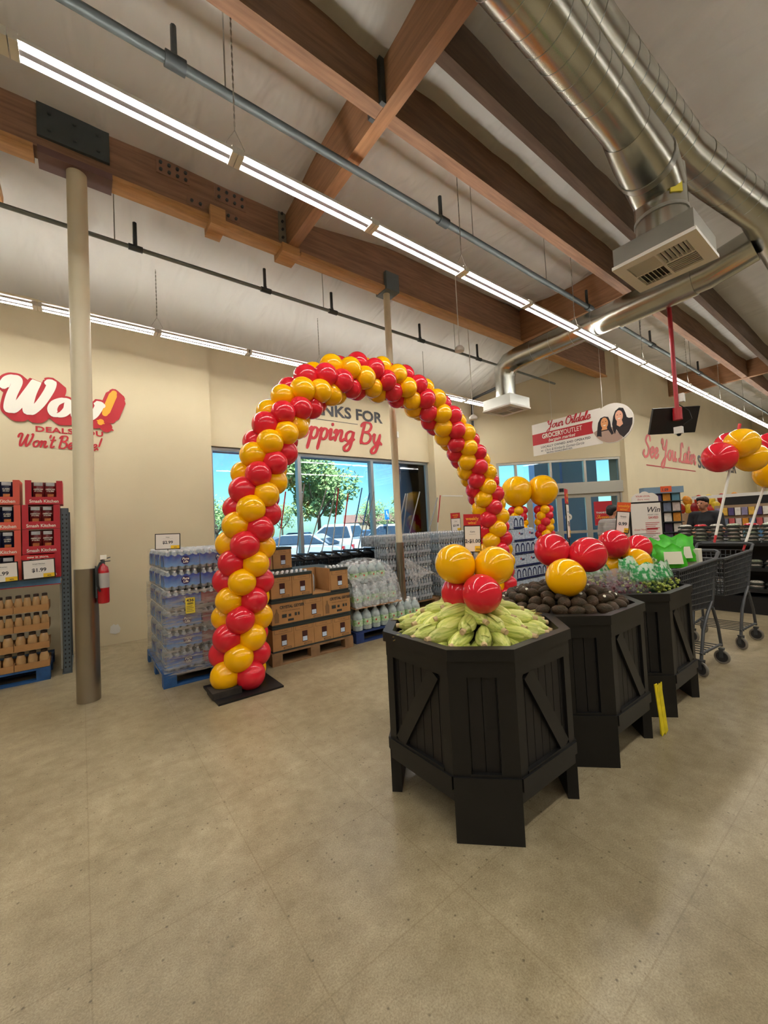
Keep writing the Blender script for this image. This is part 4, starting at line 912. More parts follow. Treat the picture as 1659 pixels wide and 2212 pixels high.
# ------------------------------------------------------------------ shrink wrapped water cases
m_bot = mat('clear_bottles', (172, 184, 192), .12, var=.45, vs=26, coat=.5); m_cap = mat('bottle_caps', (238, 240, 242), .35)
def label_mat(name, c1, c2):
    m = bpy.data.materials.new(name); m.use_nodes = True; n = m.node_tree.nodes; l = m.node_tree.links; b = n['Principled BSDF']; b.inputs['Roughness'].default_value = .2
    tc = n.new('ShaderNodeTexCoord'); s = n.new('ShaderNodeSeparateXYZ'); nz_ = n.new('ShaderNodeTexNoise'); nz_.inputs['Scale'].default_value = 14; ad = n.new('ShaderNodeMath'); ad.operation = 'MULTIPLY_ADD'; ad.inputs[1].default_value = .08
    r = n.new('ShaderNodeValToRGB'); r.color_ramp.elements[0].position = .05; r.color_ramp.elements[0].color = L(c1); r.color_ramp.elements[1].position = .17; r.color_ramp.elements[1].color = L(c2)
    l.new(tc.outputs['Object'], s.inputs[0]); l.new(tc.outputs['Object'], nz_.inputs['Vector']); l.new(nz_.outputs['Fac'], ad.inputs[0]); l.new(s.outputs['Z'], ad.inputs[2]); l.new(ad.outputs[0], r.inputs[0]); l.new(r.outputs[0], b.inputs['Base Color'])
    return m
m_lblue = label_mat('label_blue', (120, 170, 226), (28, 62, 150)); m_lred = label_mat('label_red', (170, 120, 130), (130, 40, 52)); m_lwhite = label_mat('label_white', (196, 206, 216), (226, 230, 234))
m_lgrey = mat('label_plain', (180, 190, 200), .2, var=.2, vs=20); m_navy = mat('print_navy', (26, 36, 84), .4); m_pur = mat('print_purple', (44, 32, 92), .4)
CW, CD, CHH = .335, .40, .20
def bottles_mesh(w_, d_, h_, nx, ny, name='bottles'):
    mb = MB(); r = min(w_/nx, d_/ny)*.49
    for i in range(nx):
        for j in range(ny):
            x = -w_/2+w_*(i+.5)/nx; y = d_*(j+.5)/ny; mb.cur = 0
            mb.lathe([(r*.8, 0), (r, .012), (r, h_*.34), (r*.9, h_*.4), (r, h_*.46), (r, h_*.66), (r*.72, h_*.82), (r*.4, h_*.91)], 8, (x, y, 0)); mb.cur = 1
            mb.lathe([(r*.42, h_*.90), (r*.42, h_*.995), (r*.3, h_)], 8, (x, y, 0))
    return mb.mesh(name, [m_bot, m_cap], True, 50)
me_b24 = bottles_mesh(CW-.01, CD-.01, CHH-.004, 5, 6)
def band_mesh(mm, z0=.03, z1=.145, w_=CW, d_=CD):
    """printed film sleeve hugging the bottles: open at the ends, with scalloped edges"""
    mb = MB(); n = 24; a = w_/2; 
    for (f0, f1) in (((-a, 0), (a, 0)), ((a, d_*.55), (a, d_*.95)), ((-a, d_*.05), (-a, d_*.45))):
        vs = []
        for i in range(n+1):
            t = i/n; x = f0[0]+(f1[0]-f0[0])*t; y = f0[1]+(f1[1]-f0[1])*t; wv = .004*math.sin(t*PI*10)
            ox, oy = ((0, -.002-abs(wv)) if f0[1] == f1[1] else ((.002+abs(wv))*(1 if f0[0] > 0 else -1), 0))
            vs += [(x+ox, y+oy, z0+.006*math.cos(t*PI*10)), (x+ox, y+oy, z1+.008*math.cos(t*PI*10))]
        mb.add(vs, [(2*i, 2*i+2, 2*i+3, 2*i+1) for i in range(n)])
    return mb.mesh('printed_sleeve', mm, True, 60)
me_sb, me_sr, me_sg = band_mesh(m_lblue), band_mesh(m_lred), band_mesh(m_lgrey, .055, .10)
m_casefilm = film('case_film', (232, 236, 240), .10, (7, 7, 9))
def filmbox(w_, d_, h_):
    mb = MB(); a = w_/2+.004; n = 10; vs = []
    rr = random.Random(4)
    for j in range(n+1):
        for i in range(n+1): vs.append((-a+2*a*i/n, -.005+(d_+.01)*j/n, h_+.002+rr.uniform(-.006, .006)))
    mb.add(vs, [(j*(n+1)+i, j*(n+1)+i+1, (j+1)*(n+1)+i+1, (j+1)*(n+1)+i) for j in range(n) for i in range(n)])
    mb.add([(-a, -.006, .0), (a, -.006, .0), (a, -.006, h_), (-a, -.006, h_)], [(0, 1, 2, 3)]); mb.add([(-a-.001, 0, .0), (-a-.001, d_, .0), (-a-.001, d_, h_), (-a-.001, 0, h_)], [(0, 1, 2, 3)])
    return mb.mesh('shrink_film', m_casefilm, True, 30)
me_film = filmbox(CW, CD, CHH)
mbx = MB(); mbx.add([(.042*math.cos(2*PI*k/20), .042*math.sin(2*PI*k/20), 0) for k in range(20)], [tuple(range(20))]); me_roundel = flat_mesh(mbx, 'roundel', m_pur)
me_pl1 = text_mesh('Pure', .034, .03, .2, 'CENTER'); me_pl1.materials.append(m_vwhite); me_pl2 = text_mesh('Life', .034, .03, .2, 'CENTER'); me_pl2.materials.append(m_vwhite)
def logo(t, x, y, z, right=(1, 0, 0)):
    n = Vector(right).cross(Vector((0, 0, 1)))
    o = Vector((x, y, z)); place('roundel', me_roundel, t, m=fmat(o, right, (0, 0, 1))); place('logo_text', me_pl1, t, m=fmat(o+n*.0015+Vector((0, 0, .004)), right, (0, 0, 1))); place('logo_text', me_pl2, t, m=fmat(o+n*.0015+Vector((0, 0, -.026)), right, (0, 0, 1)))
def case(kind, loc, label, group, rz=0.0, logos=True, filmed=True):
    t = thing('water_case', label, 'water', loc, rz, group)
    place('bottles', me_b24, t); place('printed_sleeve', {'b': me_sb, 'r': me_sr, 'g': me_sg}[kind], t); 
    if filmed: place('shrink_film', me_film, t)
    if logos and kind in 'br': logo(t, .03, -.0085, .09)
    return t
for L_ in range(6):
    for i in range(3):
        for j in range(3):
            if not (j == 0 or i == 0 or L_ == 5): continue
            x = .66+CW/2+i*.342; y = 4.60+j*.408; z = .142+L_*.2045
            kind = 'r' if (L_ < 4 and i > 0) else 'b'
            if L_ < 4: lab = 'film wrapped case of red labelled water low on the pallet' if kind == 'r' else 'film wrapped case of blue labelled water low on the pallet'
            else: lab = 'loose case of blue labelled water, %s layer, %s row, %s' % (('second', 'top')[L_-4], ('front', 'middle', 'back')[j], ('left', 'centre', 'right')[i])
            case(kind, (x+.004*math.sin(L_*3+i), y+.005*math.cos(L_*5+i+j), z), lab, 'red water cases in the wrap' if kind == 'r' else ('blue water cases in the wrap' if L_ < 4 else 'blue water cases above the wrap'), filmed=L_ > 3)
# stretch film around the lower four layers
m_wrap = film('stretch_film', (215, 208, 196), .32, (1.5, 1.5, 16)); m_wrap2 = film('loose_film', (235, 236, 236), .3, (6, 6, 6))
def wrap(name, label, x0, x1, y0, y1, z0, z1, mm, seed, flare=.02):
    r = random.Random(seed); per = []; n = 40
    for (a, b, q) in (((x0, y1), (x0, y0), 12), ((x0, y0), (x1, y0), 12), ((x1, y0), (x1, y1), 12), ((x1, y1), (x0, y1), 12)):
        for k in range(q): per.append((a[0]+(b[0]-a[0])*k/q, a[1]+(b[1]-a[1])*k/q))
    cx, cy = (x0+x1)/2, (y0+y1)/2; m_ = len(per); nzz = 14; vs = []
    for j in range(nzz+1):
        for k, (x, y) in enumerate(per):
            d_ = Vector((x-cx, y-cy, 0)).normalized(); o = .006+r.uniform(0, .012)+(flare if j == 0 else 0)
            vs.append((x+d_.x*o, y+d_.y*o, z0+(z1-z0)*j/nzz+r.uniform(-.01, .01)))
    me = bpy.data.meshes.new(name); me.from_pydata(vs, [], [(j*m_+k, j*m_+(k+1) % m_, (j+1)*m_+(k+1) % m_, (j+1)*m_+k) for j in range(nzz) for k in range(m_)]); me.materials.append(mm)
    me.polygons.foreach_set('use_smooth', [True]*len(me.polygons))
    return tag(place(name, me), label, 'wrap')
wrap('stretch_wrap', 'crinkled stretch film around the lower water cases', .645, 1.70, 4.585, 5.83, .10, .95, m_wrap, 3)
tk = thing('pallet_tag', 'yellow paper tag numbered 436 on the wrapped water', 'tag', (.885, 4.565, .78))
MB().box(-.045, .045, -.002, 0, -.075, .085).build('paper', m_note, tk)
text('number', '436', fmat(Vector((0, -.003, .045)), (1, 0, 0), (0, 0, 1)), m_char, tk, size=.04, align='CENTER', bold=.03, sx=1.2)
mb = MB(); rr = random.Random(2); x = -.028
while x < .028: w_ = rr.choice((.0015, .003)); mb.box(x, x+w_, -.0035, -.0025, .015, .035); x += w_+rr.choice((.0015, .0025))
for k in range(4): mb.box(-.035, .02+.012*(k % 2), -.0035, -.0025, -.005-k*.017, -.001-k*.017)
mb.build('barcode', m_char, tk)
price_sign('framed card priced 2.99 standing on the blue water', (.72, 4.72, 1.455), .25, .235, .165, '$2.99', None, 'Water', .04, -.02, psize=.26)

# ------------------------------------------------------------------ brown cartons
m_kraft = mat('kraft_card', (178, 132, 82), .75, var=.12, vs=9); m_tray = mat('tray_green', (44, 50, 46), .6); m_ink = mat('carton_ink', (52, 54, 50), .7); m_brown = mat('bottle_label_brown', (66, 32, 30), .4); m_ice = mat('bottle_label_ice', (198, 216, 236), .35)
KH = .29
def carton(loc, label, w_, d_, wide=False, group='brown cartons of water', opened=False):
    t = thing('carton', label, 'box', loc, 0, group); b = .012
    if opened:
        mb = MB(); mb.box(0, w_, 0, d_, 0, b); mb.box(0, b, 0, d_, b, KH); mb.box(w_-b, w_, 0, d_, b, KH); mb.box(b, w_-b, d_-b, d_, b, KH); mb.build('carton_body', m_kraft, t)
        MB().lathe([(.05, 0), (.055, .02), (.055, .18), (.04, .225), (.02, .245), (.02, .265)], 14, (.07, .2, b)).build('bottle', m_bot, t, smooth=True)
        return t
    MB().box(0, w_, 0, d_, 0, KH-.035).build('carton_body', m_kraft, t)
    MB().box(-.004, w_+.004, -.004, d_+.004, KH-.035, KH-.004).build('tray_band', m_tray, t)
    MB().box(-.002, w_+.002, -.002, d_+.002, 0, .018).build('bottom_band', m_tray, t)
    def ink(nm, a0, a1, z0, z1, mm=m_ink, d=.002): return MB().box(a0, a1, -d, 0, z0, z1).build(nm, mm, t)
    if not wide:
        wd = MB().box(w_*.40, w_*.66, -.0015, .0, .062, .185).build('cut_out', m_brown, t); MB().box(w_*.42, w_*.64, -.003, -.0015, .07, .12).build('bottle_label', m_ice, wd)
        ink('printed_box', w_*.5, w_*.86, .026, .046); MB().box(w_*.515, w_*.845, -.003, -.002, .030, .042).build('printed_box_fill', m_kraft, t)
        ink('flap_line', .02, w_-.02, .205, .2065); ink('flap_line', .02, .022, .205, .25); ink('flap_line', w_-.022, w_-.02, .205, .25)
        text('print_line', 'NATURAL SPRING', fmat(Vector((w_/2, -.0025, .225)), (1, 0, 0), (0, 0, 1)), m_ink, t, size=.013, align='CENTER')
    else:
        text('brand_print', 'CRYSTAL GEYSER', fmat(Vector((.095, -.0025, .19)), (1, 0, 0), (0, 0, 1)), m_ink, t, size=.046, bold=.035, sx=.84)
        text('print_line', 'NATURAL ALPINE SPRING WATER', fmat(Vector((.12, -.0025, .155)), (1, 0, 0), (0, 0, 1)), m_ink, t, size=.0145)
        mb = MB(); mb.add([(.03, -.002, .04), (.082, -.002, .04), (.085, -.002, .13), (.066, -.002, .165), (.064, -.002, .195), (.048, -.002, .195), (.046, -.002, .165), (.027, -.002, .13)], [tuple(range(8))]); mb.build('bottle_drawing', mat('carton_ink_pale', (128, 96, 62), .7), t)
        ink('flag_print', .12, .175, .085, .125); ink('printed_box', .19, .26, .04, .065); ink('seal_print', .20, .23, .09, .12); ink('seal_print', .275, .30, .09, .125); ink('seal_print', .315, .335, .09, .125)
    return t
Z0 = .142
for k in range(4): carton((1.68+k*.257, 4.39, Z0), '%s brown carton with bottle cut-out in the bottom row' % ('leftmost', 'second', 'third', 'rightmost')[k], .253, .38, group='bottom row of cartons')
carton((1.68, 4.39, Z0+KH), 'wide brown carton with black brand print, left of its row', .384, .255, True, 'middle row of cartons')
carton((2.068, 4.39, Z0+KH), 'narrow brown carton between the two wide printed cartons', .253, .38, group='middle row of cartons')
carton((2.325, 4.39, Z0+KH), 'wide brown carton with black brand print, right of its row', .384, .255, True, 'middle row of cartons')
carton((1.69, 4.41, Z0+2*KH), 'top row brown carton half hidden by the balloon arch', .25, .38)
carton((1.945, 4.41, Z0+2*KH), 'top row brown carton just left of the open carton', .25, .38)
carton((2.205, 4.41, Z0+2*KH), 'open brown carton with one bottle left inside', .245, .38, opened=True)
carton((2.455, 4.41, Z0+2*KH), 'top row brown carton just right of the open carton', .25, .38)
for i in range(4): carton((1.68+i*.257, 4.80, Z0+2*KH), 'back row brown carton seen from above', .253, .38, group='back row of cartons')
for i in range(4): carton((1.68+i*.257, 4.80, Z0+KH), 'back row brown carton low behind the others', .253, .38, group='low back row of cartons')
carton((1.66, 4.90, Z0+3*KH), 'single brown carton stacked highest, behind the arch', .25, .3); carton((1.92, 4.90, Z0+3*KH), 'single brown carton stacked highest, right of the arch', .25, .3)
# bottle caps poking out of the top cartons
me_capb = MB().lathe([(.016, 0), (.016, .02), (.012, .024)], 10).mesh('bottle_cap', m_cap, True)
for (x0, x1, n_) in ((1.70, 2.18, 8), (2.47, 2.69, 4)):
    for i in range(n_):
        for j in range(2):
            tag(place('bottle_cap', me_capb, None, (x0+(x1-x0)*(i+.5)/n_, 4.47+j*.12, Z0+3*KH-.004)), 'white bottle cap poking out of a top brown carton', 'cap', 'bottle caps in the top cartons')

# ------------------------------------------------------------------ gallon jugs
m_jug = mat('jug_plastic', (178, 192, 190), .12, var=.4, vs=18, coat=.4); m_jl = mat('jug_label', (112, 168, 88), .4, var=.35, vs=25, rgb2=(205, 222, 196)); m_jd = mat('jug_dot', (196, 60, 60), .5)
JB = MB().lathe([(.05, 0), (.068, .01), (.07, .05), (.07, .17), (.06, .21), (.035, .245), (.02, .262)], 14).mesh('jug_body', m_jug, True); JL = MB().lathe([(.0715, .07), (.0715, .15)], 14).mesh('jug_label', m_jl, True); JC = MB().lathe([(.023, .258), (.023, .285), (.02, .288)], 10).mesh('jug_cap', m_cap, True)
mbx = MB(); mbx.add([(.012*math.cos(2*PI*k/12), .012*math.sin(2*PI*k/12), 0) for k in range(12)], [tuple(range(12))]); JD = flat_mesh(mbx, 'label_dot', m_jd)
def jug(x, y, z, lab, grp):
    t = thing('water_jug', lab, 'water jug', (x, y, z), random.uniform(-.2, .2), grp); place('jug_body', JB, t); place('jug_label', JL, t); place('jug_cap', JC, t); place('label_dot', JD, t, m=fmat(Vector((-.02, -.073, .115)), (1, 0, 0), (0, 0, 1)))
for i in range(8):
    for j in range(3): jug(2.885+i*.145, 4.51+j*.145, .142, 'green labelled water jug in the lower layer', 'lower layer of water jugs')
tag(MB().box(2.82, 3.60, 4.44, 4.86, .435, .445).build('layer_sheet', m_kraft), 'brown layer card between the two jug layers', 'cardboard')
for i in range(5):
    for j in range(3): jug(2.89+i*.145, 4.51+j*.145, .446, 'green labelled water jug in the upper layer', 'upper layer of water jugs')
for i in range(4):
    for j in range(2): jug(2.92+i*.145, 4.60+j*.145, .738, 'green labelled water jug at the top under the film', 'topmost water jugs')
# loose film over the jugs
def drape(name, label, pts, mm, seed):
    r = random.Random(seed); nx = len(pts[0]); vs = [tuple(Vector(p)+Vector((r.uniform(-.01, .01), r.uniform(-.01, .01), r.uniform(-.012, .012)))) for row in pts for p in row]
    me = bpy.data.meshes.new(name); me.from_pydata(vs, [], [(j*nx+i, j*nx+i+1, (j+1)*nx+i+1, (j+1)*nx+i) for j in range(len(pts)-1) for i in range(nx-1)]); me.materials.append(mm)
    me.polygons.foreach_set('use_smooth', [True]*len(me.polygons)); o = place(name, me)
    return tag(o, label, 'plastic film')
rows = []
for j in range(9):
    t = j/8; rows.append([(2.80+.78*i/10, 4.41+.55*t, .70+.36*math.sin(min(1, t*1.25)*PI/2)*(.65+.35*math.sin(PI*(i+1.5)/13))-(.25 if j == 0 else 0)) for i in range(11)])
drape('loose_film', 'loose clear film bunched over the water jugs', rows, m_wrap2, 4)
rows = []
for j in range(7):
    t = j/6; rows.append([(3.96+.9*t*(.3+.7*i/8)+.05*i/8, 5.0-.15*t, 1.12-.1*i/8*(1-t)-.62*t+.20*math.sin(PI*i/8)*t) for i in range(9)])
drape('loose_film', 'torn clear film trailing from the slim column', rows, m_wrap2, 6)

# ------------------------------------------------------------------ clear water stack by the window
for b, x0 in enumerate((4.08, 5.32)):
    for L_ in range(6 if b == 0 else 6):
        for i in range(3):
            for j in range(2):
                if j == 1 and L_ < 5: continue
                case('g', (x0+.17+CW/2+i*.345-.15, 5.40+j*.41, .142+L_*.2), 'case of clear bottled water on the %s stack by the window' % ('nearer' if b == 0 else 'farther'), '%s stack of clear bottled water' % ('nearer' if b == 0 else 'farther'), filmed=(L_ == 5))
price_sign('red topped price sign on the clear water stack', (6.05, 5.6, 1.46), .5, .20, .26, '$3.99', 'weekly', 'Water', .06, .02, psize=.22)
# ------------------------------------------------------------------ navy arched packs
m_pack = mat('pack_white', (206, 214, 224), .25, var=.3, vs=30, rgb2=(150, 168, 190)); m_dot = mat('pack_red', (200, 60, 60), .4)
def arch_print():
    mb = MB(); n = 16; a, b, c, d = .052, .082, .034, .058; vs = []
    P_ = lambda rx, ry: [(rx, -.07)]+[(rx*math.cos(PI*k/n), ry*math.sin(PI*k/n)) for k in range(n+1)]+[(-rx, -.07)]
    o, i_ = P_(.062, .085), P_(.038, .055)
    mb.add([(p[0], p[1], 0) for p in o+i_], [(k, k+1, len(o)+k+1, len(o)+k) for k in range(len(o)-1)])
    return flat_mesh(mb, 'arch_print', m_navy)
me_arch = arch_print(); me_dot = flat_mesh(MB().add([(.02*math.cos(2*PI*k/12), .02*math.sin(2*PI*k/12), 0) for k in range(12)], [tuple(range(12))]), 'dot_print', m_dot)
me_pk = MB()
def pack_mesh(w_, d_, h_):
    mb = MB(); n = 12; r = .012; vs = []
    pts = [(-w_/2, 0), (w_/2, 0), (w_/2, d_), (-w_/2, d_)]
    mb.box(-w_/2, w_/2, 0, d_, 0, h_*.93)
    for i in range(6):
        for j in range(3): mb.lathe([(.022, 0), (.024, .01), (.014, .02)], 8, (-w_/2+w_*(i+.5)/6, d_*(j+.5)/3, h_*.93))
    return mb.mesh('pack_body', m_pack, True, 30)
me_pk = pack_mesh(.33, .3, .235)
for L_ in range(6):
    nP = 3 if L_ < 4 else (2 if L_ == 4 else 1)
    for i in range(nP):
        t = thing('water_pack', 'white water pack with navy arch print' if L_ % 2 else 'white water pack with a red dot logo', 'water', (6.53+i*.337, 4.47, .142+L_*.238), 0, 'arch printed water packs' if L_ % 2 else 'dot printed water packs')
        place('pack_body', me_pk, t)
        MB().box(-.166, .166, -.003, 0, .0, .035).build('navy_stripe', m_navy, t)
        if L_ % 2:
            for x in (-.09, .08): place('arch_print', me_arch, t, m=fmat(Vector((x, -.004, .115)), (1, 0, 0), (0, 0, 1)))
        else: place('dot_print', me_dot, t, m=fmat(Vector((0, -.004, .15)), (1, 0, 0), (0, 0, 1))); MB().box(.03, .11, -.004, -.001, .12, .145).build('word_print', m_navy, t)
# ------------------------------------------------------------------ left rack
m_rack = mat('rack_grey', (92, 102, 108), .5, .3, var=.15, vs=12); m_shelfb = mat('shelf_blue', (104, 150, 196), .5, var=.2, vs=12)
rk = thing('warehouse_rack', 'grey perforated steel rack at the left edge', 'rack', (-.9, 5.95, 0))
def up(x, y, nm='upright'):
    p = MB(); p.box(x, x+.075, y, y+.004, 0, 1.9); p.box(x, x+.004, y, y+.06, 0, 1.9); p.box(x+.071, x+.075, y, y+.06, 0, 1.9)
    o = p.build(nm, m_rack, rk); h_ = MB()
    for k in range(36):
        for a in (.02, .055): h_.box(x+a-.006, x+a+.006, y-.0015, y, .06+k*.05, .06+k*.05+.02)
    s = h_.build('slot_row', m_black, o); s['kind'] = 'stuff'
up(.71, .02); up(.71, .85); up(-1.2, .02)
MB().box(.70, .79, .0, .9, 0, .012).build('foot_plate', m_rack, rk)
for y in (.0, .86): MB().box(-1.2, .70, y, y+.04, 1.035, 1.10).build('shelf_beam', m_shelfb, rk)
MB().box(-1.2, .70, -.004, 0, 1.028, 1.037).build('price_rail', m_red, rk)
MB().box(-1.2, .70, .0, .9, 1.10, 1.112).build('shelf_deck', m_rack, rk)
MB().box(.69, .705, .05, .9, .05, 1.03).build('side_sheet', mat('rack_side', (150, 148, 138), .6), rk)
pallet('blue pallet under the trays of jars', -1.35, -.30, 5.86, 6.75, m_pblue)
# red snack cartons
m_c1 = mat('carton_crimson', (190, 44, 56), .5); m_c2 = mat('carton_coral', (220, 92, 74), .5); m_win = mat('carton_recess', (34, 22, 24), .7); m_bagm = mat('snack_bag_maroon', (128, 34, 36), .3, var=.4, vs=24); m_bagn = mat('snack_bag_navy', (30, 34, 66), .3, var=.4, vs=24); m_silver = mat('snack_bag_silver', (196, 196, 198), .25, var=.25, vs=20); m_crisp = mat('snack_print', (196, 112, 54), .5, var=.4, vs=40)
def snack(x, z, lab, navy, coral):
    t = thing('snack_carton', lab, 'carton', (x, 5.93, z)); mm = m_c2 if coral else m_c1; w_, h_, d_ = .325, .272, .3; a, b, c_, e = .055, .27, .085, .262
    mb = MB(); mb.box(0, w_, 0, .006, 0, c_); mb.box(0, a, 0, .006, c_, h_); mb.box(b, w_, 0, .006, c_, h_); mb.box(0, .006, .006, d_, 0, h_); mb.box(w_-.006, w_, .006, d_, 0, h_); mb.box(.006, w_-.006, .006, d_, 0, .006); mb.box(.006, w_-.006, d_-.006, d_, .006, h_)
    mb.build('carton_shell', mm, t); MB().box(.01, w_-.01, .12, .125, .01, h_-.01).build('inner_back', m_win, t)
    for k in range(2):
        bx = .062+k*.104; vs = []; nb = 6
        for j in range(nb+1):
            for i in range(nb+1):
                u = i/nb; v = j/nb; vs.append((bx+.1*u, .055-.035*math.sin(PI*u)*math.sin(PI*v), .07+.185*v))
        bg_ = MB(); bg_.add(vs, [(j*(nb+1)+i, j*(nb+1)+i+1, (j+1)*(nb+1)+i+1, (j+1)*(nb+1)+i) for j in range(nb) for i in range(nb)])
        bb_ = bg_.build('snack_bag', m_bagn if navy else m_bagm, t, smooth=True, angle=80)
        MB().box(bx+.012, bx+.088, .022, .03, .212, .25).build('bag_top', m_silver, bb_); MB().box(bx+.025, bx+.08, .012, .02, .085, .118).build('bag_print', m_crisp, bb_)
        text('bag_text', 'CLASSIC' if navy else 'AMERICAN', fmat(Vector((bx+.05, .0105, .165)), (1, 0, 0), (0, 0, 1)), m_vwhite, bb_, size=.022, align='CENTER', bold=.02, sx=.75); text('bag_text', 'SEA SALT' if navy else 'STYLE BBQ', fmat(Vector((bx+.05, .0105, .145)), (1, 0, 0), (0, 0, 1)), m_vwhite, bb_, size=.018, align='CENTER', bold=.02, sx=.75)
    text('carton_print', 'Smash Kitchen', fmat(Vector((w_/2, -.001, .02)), (1, 0, 0), (0, 0, 1)), m_vwhite, t, size=.05, align='CENTER', bold=.018, sx=.86)
    return t
for r_ in range(4):
    z = 1.114+r_*.276; dx = .03 if r_ == 3 else 0.0
    snack(-.52+dx, z, ('lowest', 'second', 'third', 'topmost')[r_]+' red snack carton in the stack beside the upright', False, r_ == 2 and False)
    snack(-.855+(-.005 if r_ == 3 else 0), z, ('lowest', 'second', 'third', 'topmost')[r_]+' coral snack carton in the stack cut by the frame edge', True, True)
price_sign('framed card priced 1.99 nearest the rack upright', (-.375, 5.80, 1.225), .05, .275, .21, '$1.99', None, 'Smash Kitchen', 0, .03, psize=.26)
price_sign('framed card priced .99 cut by the left frame edge', (-.68, 5.80, 1.215), .05, .275, .21, '$1.99', None, 'Smash Kitchen', 0, .03, psize=.26)
ns = thing('shelf_banner', 'small red new in store strip above the price card', 'sign', (-.52, 5.79, 1.335)); MB().box(0, .28, 0, .006, 0, .045).build('strip', m_redsig, ns); text('strip_text', 'new in store.', fmat(Vector((.14, -.002, .012)), (1, 0, 0), (0, 0, 1)), m_vwhite, ns, size=.034, align='CENTER', bold=.02)
# trays of jars
m_jar = mat('jar_amber', (206, 164, 112), .2, var=.3, vs=14, coat=.6); m_lid = mat('jar_lid', (70, 56, 46), .4, .4); JR = MB().lathe([(.03, 0), (.034, .006), (.035, .075), (.028, .1), (.022, .115)], 12).mesh('jar_glass', m_jar, True); JRL = MB().lathe([(.0245, .112), (.0245, .132), (.02, .134)], 12).mesh('jar_lid', m_lid, True)
for lay in range(4):
    for c_ in range(3):
        x0 = -.30-.295*(c_+1); z = .142+lay*.205+.002
        t = thing('jar_tray', 'brown card tray of jars, %s layer, %s' % (('bottom', 'second', 'third', 'top')[lay], ('column nearest the rack upright', 'middle column', 'column outside the frame')[c_]), 'tray', (x0, 5.87, z), 0, '%s layer of jar trays' % ('bottom', 'second', 'third', 'top')[lay])
        mb = MB(); mb.box(0, .29, 0, .3, 0, .005); mb.box(0, .29, 0, .005, .005, .07); mb.box(0, .29, .295, .3, .005, .085); mb.box(0, .005, .005, .295, .005, .085); mb.box(.285, .29, .005, .295, .005, .085); mb.build('tray_card', m_kraft, t)
        n_ = 4 if lay > 1 else 3
        for i in range(n_):
            j = thing('jar', 'small amber jar in a card tray on the left pallet', 'jar', (x0+.29*(i+.5)/n_, 5.925, z+.006), 0, 'amber jars on the left pallet'); 
            s = 1.0 if n_ == 4 else 1.25; place('jar_glass', JR, j, scale=(s, s, 1.36)); place('jar_lid', JRL, j, scale=(s, s, 1.36))

# ------------------------------------------------------------------ shopping carts
m_cart = mat('cart_grey', (74, 76, 78), .45, .2, var=.15, vs=20); m_cartb = mat('cart_black', (34, 36, 40), .5); m_tyre = mat('tyre_grey', (128, 122, 112), .7); m_hub = mat('hub_dark', (46, 46, 48), .5)
def cart_meshes(mm):
    bk = MB(); w0, w1 = .26, .21
    T0 = lambda x, s: Vector((x, s*(w0-(w0-w1)*x/.9), 1.02-.03*x)); B0 = lambda x, s: Vector((.05+x*.80, s*(w0-.05-(w0-w1)*x/.9), .56+.05*x))
    def lattice(p00, p10, p01, p11, nu, nv, th):
        for i in range(nu+1): t = i/nu; bk.bar(p00.lerp(p10, t), p01.lerp(p11, t), th, th*.6, (p10-p00))
        for j in range(nv+1): t = j/nv; bk.bar(p00.lerp(p01, t), p10.lerp(p11, t), th, th*.6, (p01-p00))
    for s in (-1, 1): lattice(B0(0, s), B0(.9, s), T0(0, s), T0(.9, s), 22, 8, .012)
    lattice(B0(.9, -1), B0(.9, 1), T0(.9, -1), T0(.9, 1), 11, 8, .012); lattice(B0(0, -1), B0(0, 1), T0(0, -1), T0(0, 1), 11, 8, .012); lattice(B0(0, -1), B0(.9, -1), B0(0, 1), B0(.9, 1), 14, 8, .012)
    basket = bk.mesh('basket', mm)
    rim = MB().tube([T0(0, -1)+Vector((-.06, 0, .06)), T0(.04, -1), T0(.86, -1), T0(.92, -.85), T0(.92, .85), T0(.86, 1), T0(.04, 1), T0(0, 1)+Vector((-.06, 0, .06))], .016, 8).mesh('rim_rail', mm, True)
    hd = MB().tube([(-.06, -.26, 1.08), (-.10, -.22, 1.09), (-.10, .22, 1.09), (-.06, .26, 1.08)], .017, 8).mesh('handle', mm, True)
    fr = []
    for s in (-1, 1): fr.append(MB().tube([(.02, s*.24, 1.0), (.10, s*.22, .62), (.28, s*.22, .52), (.40, s*.215, .40), (.48, s*.21, .20), (.50, s*.21, .14)], .014, 8).mesh('leg_tube', mm, True)); fr.append(MB().tube([(.10, s*.22, .56), (.03, s*.235, .36), (.0, s*.24, .17)], .014, 8).mesh('leg_tube', mm, True))
    tr = MB(); tr.tube([(0, -.24, .19), (.5, -.21, .20)], .012, 8); tr.tube([(0, .24, .19), (.5, .21, .20)], .012, 8)
    for k in range(6): tr.bar((.05+k*.08, -.23, .19), (.05+k*.08, .23, .19), .008, .008)
    tray = tr.mesh('lower_tray', mm)
    tyre = MB().tube([(.055*math.cos(2*PI*k/24), 0, .055*math.sin(2*PI*k/24)) for k in range(24)], .012, 8, closed=True).mesh('tyre', m_tyre, True)
    hub = MB().cyl((0, -.012, 0), (0, .012, 0), .048, n=20).cyl((0, -.018, 0), (0, .018, 0), .014, n=10).mesh('hub', m_hub, True)
    fk = MB(); fk.box(-.016, .016, -.022, -.018, -.005, .075); fk.box(-.016, .016, .018, .022, -.005, .075); fk.box(-.02, .02, -.022, .022, .07, .085)
    return dict(basket=basket, rim_rail=rim, handle=hd, leg_tube=fr, lower_tray=tray, tyre=tyre, hub=hub, fork=fk.mesh('caster_fork', mm))
CG, CB = cart_meshes(m_cart), cart_meshes(m_cartb)
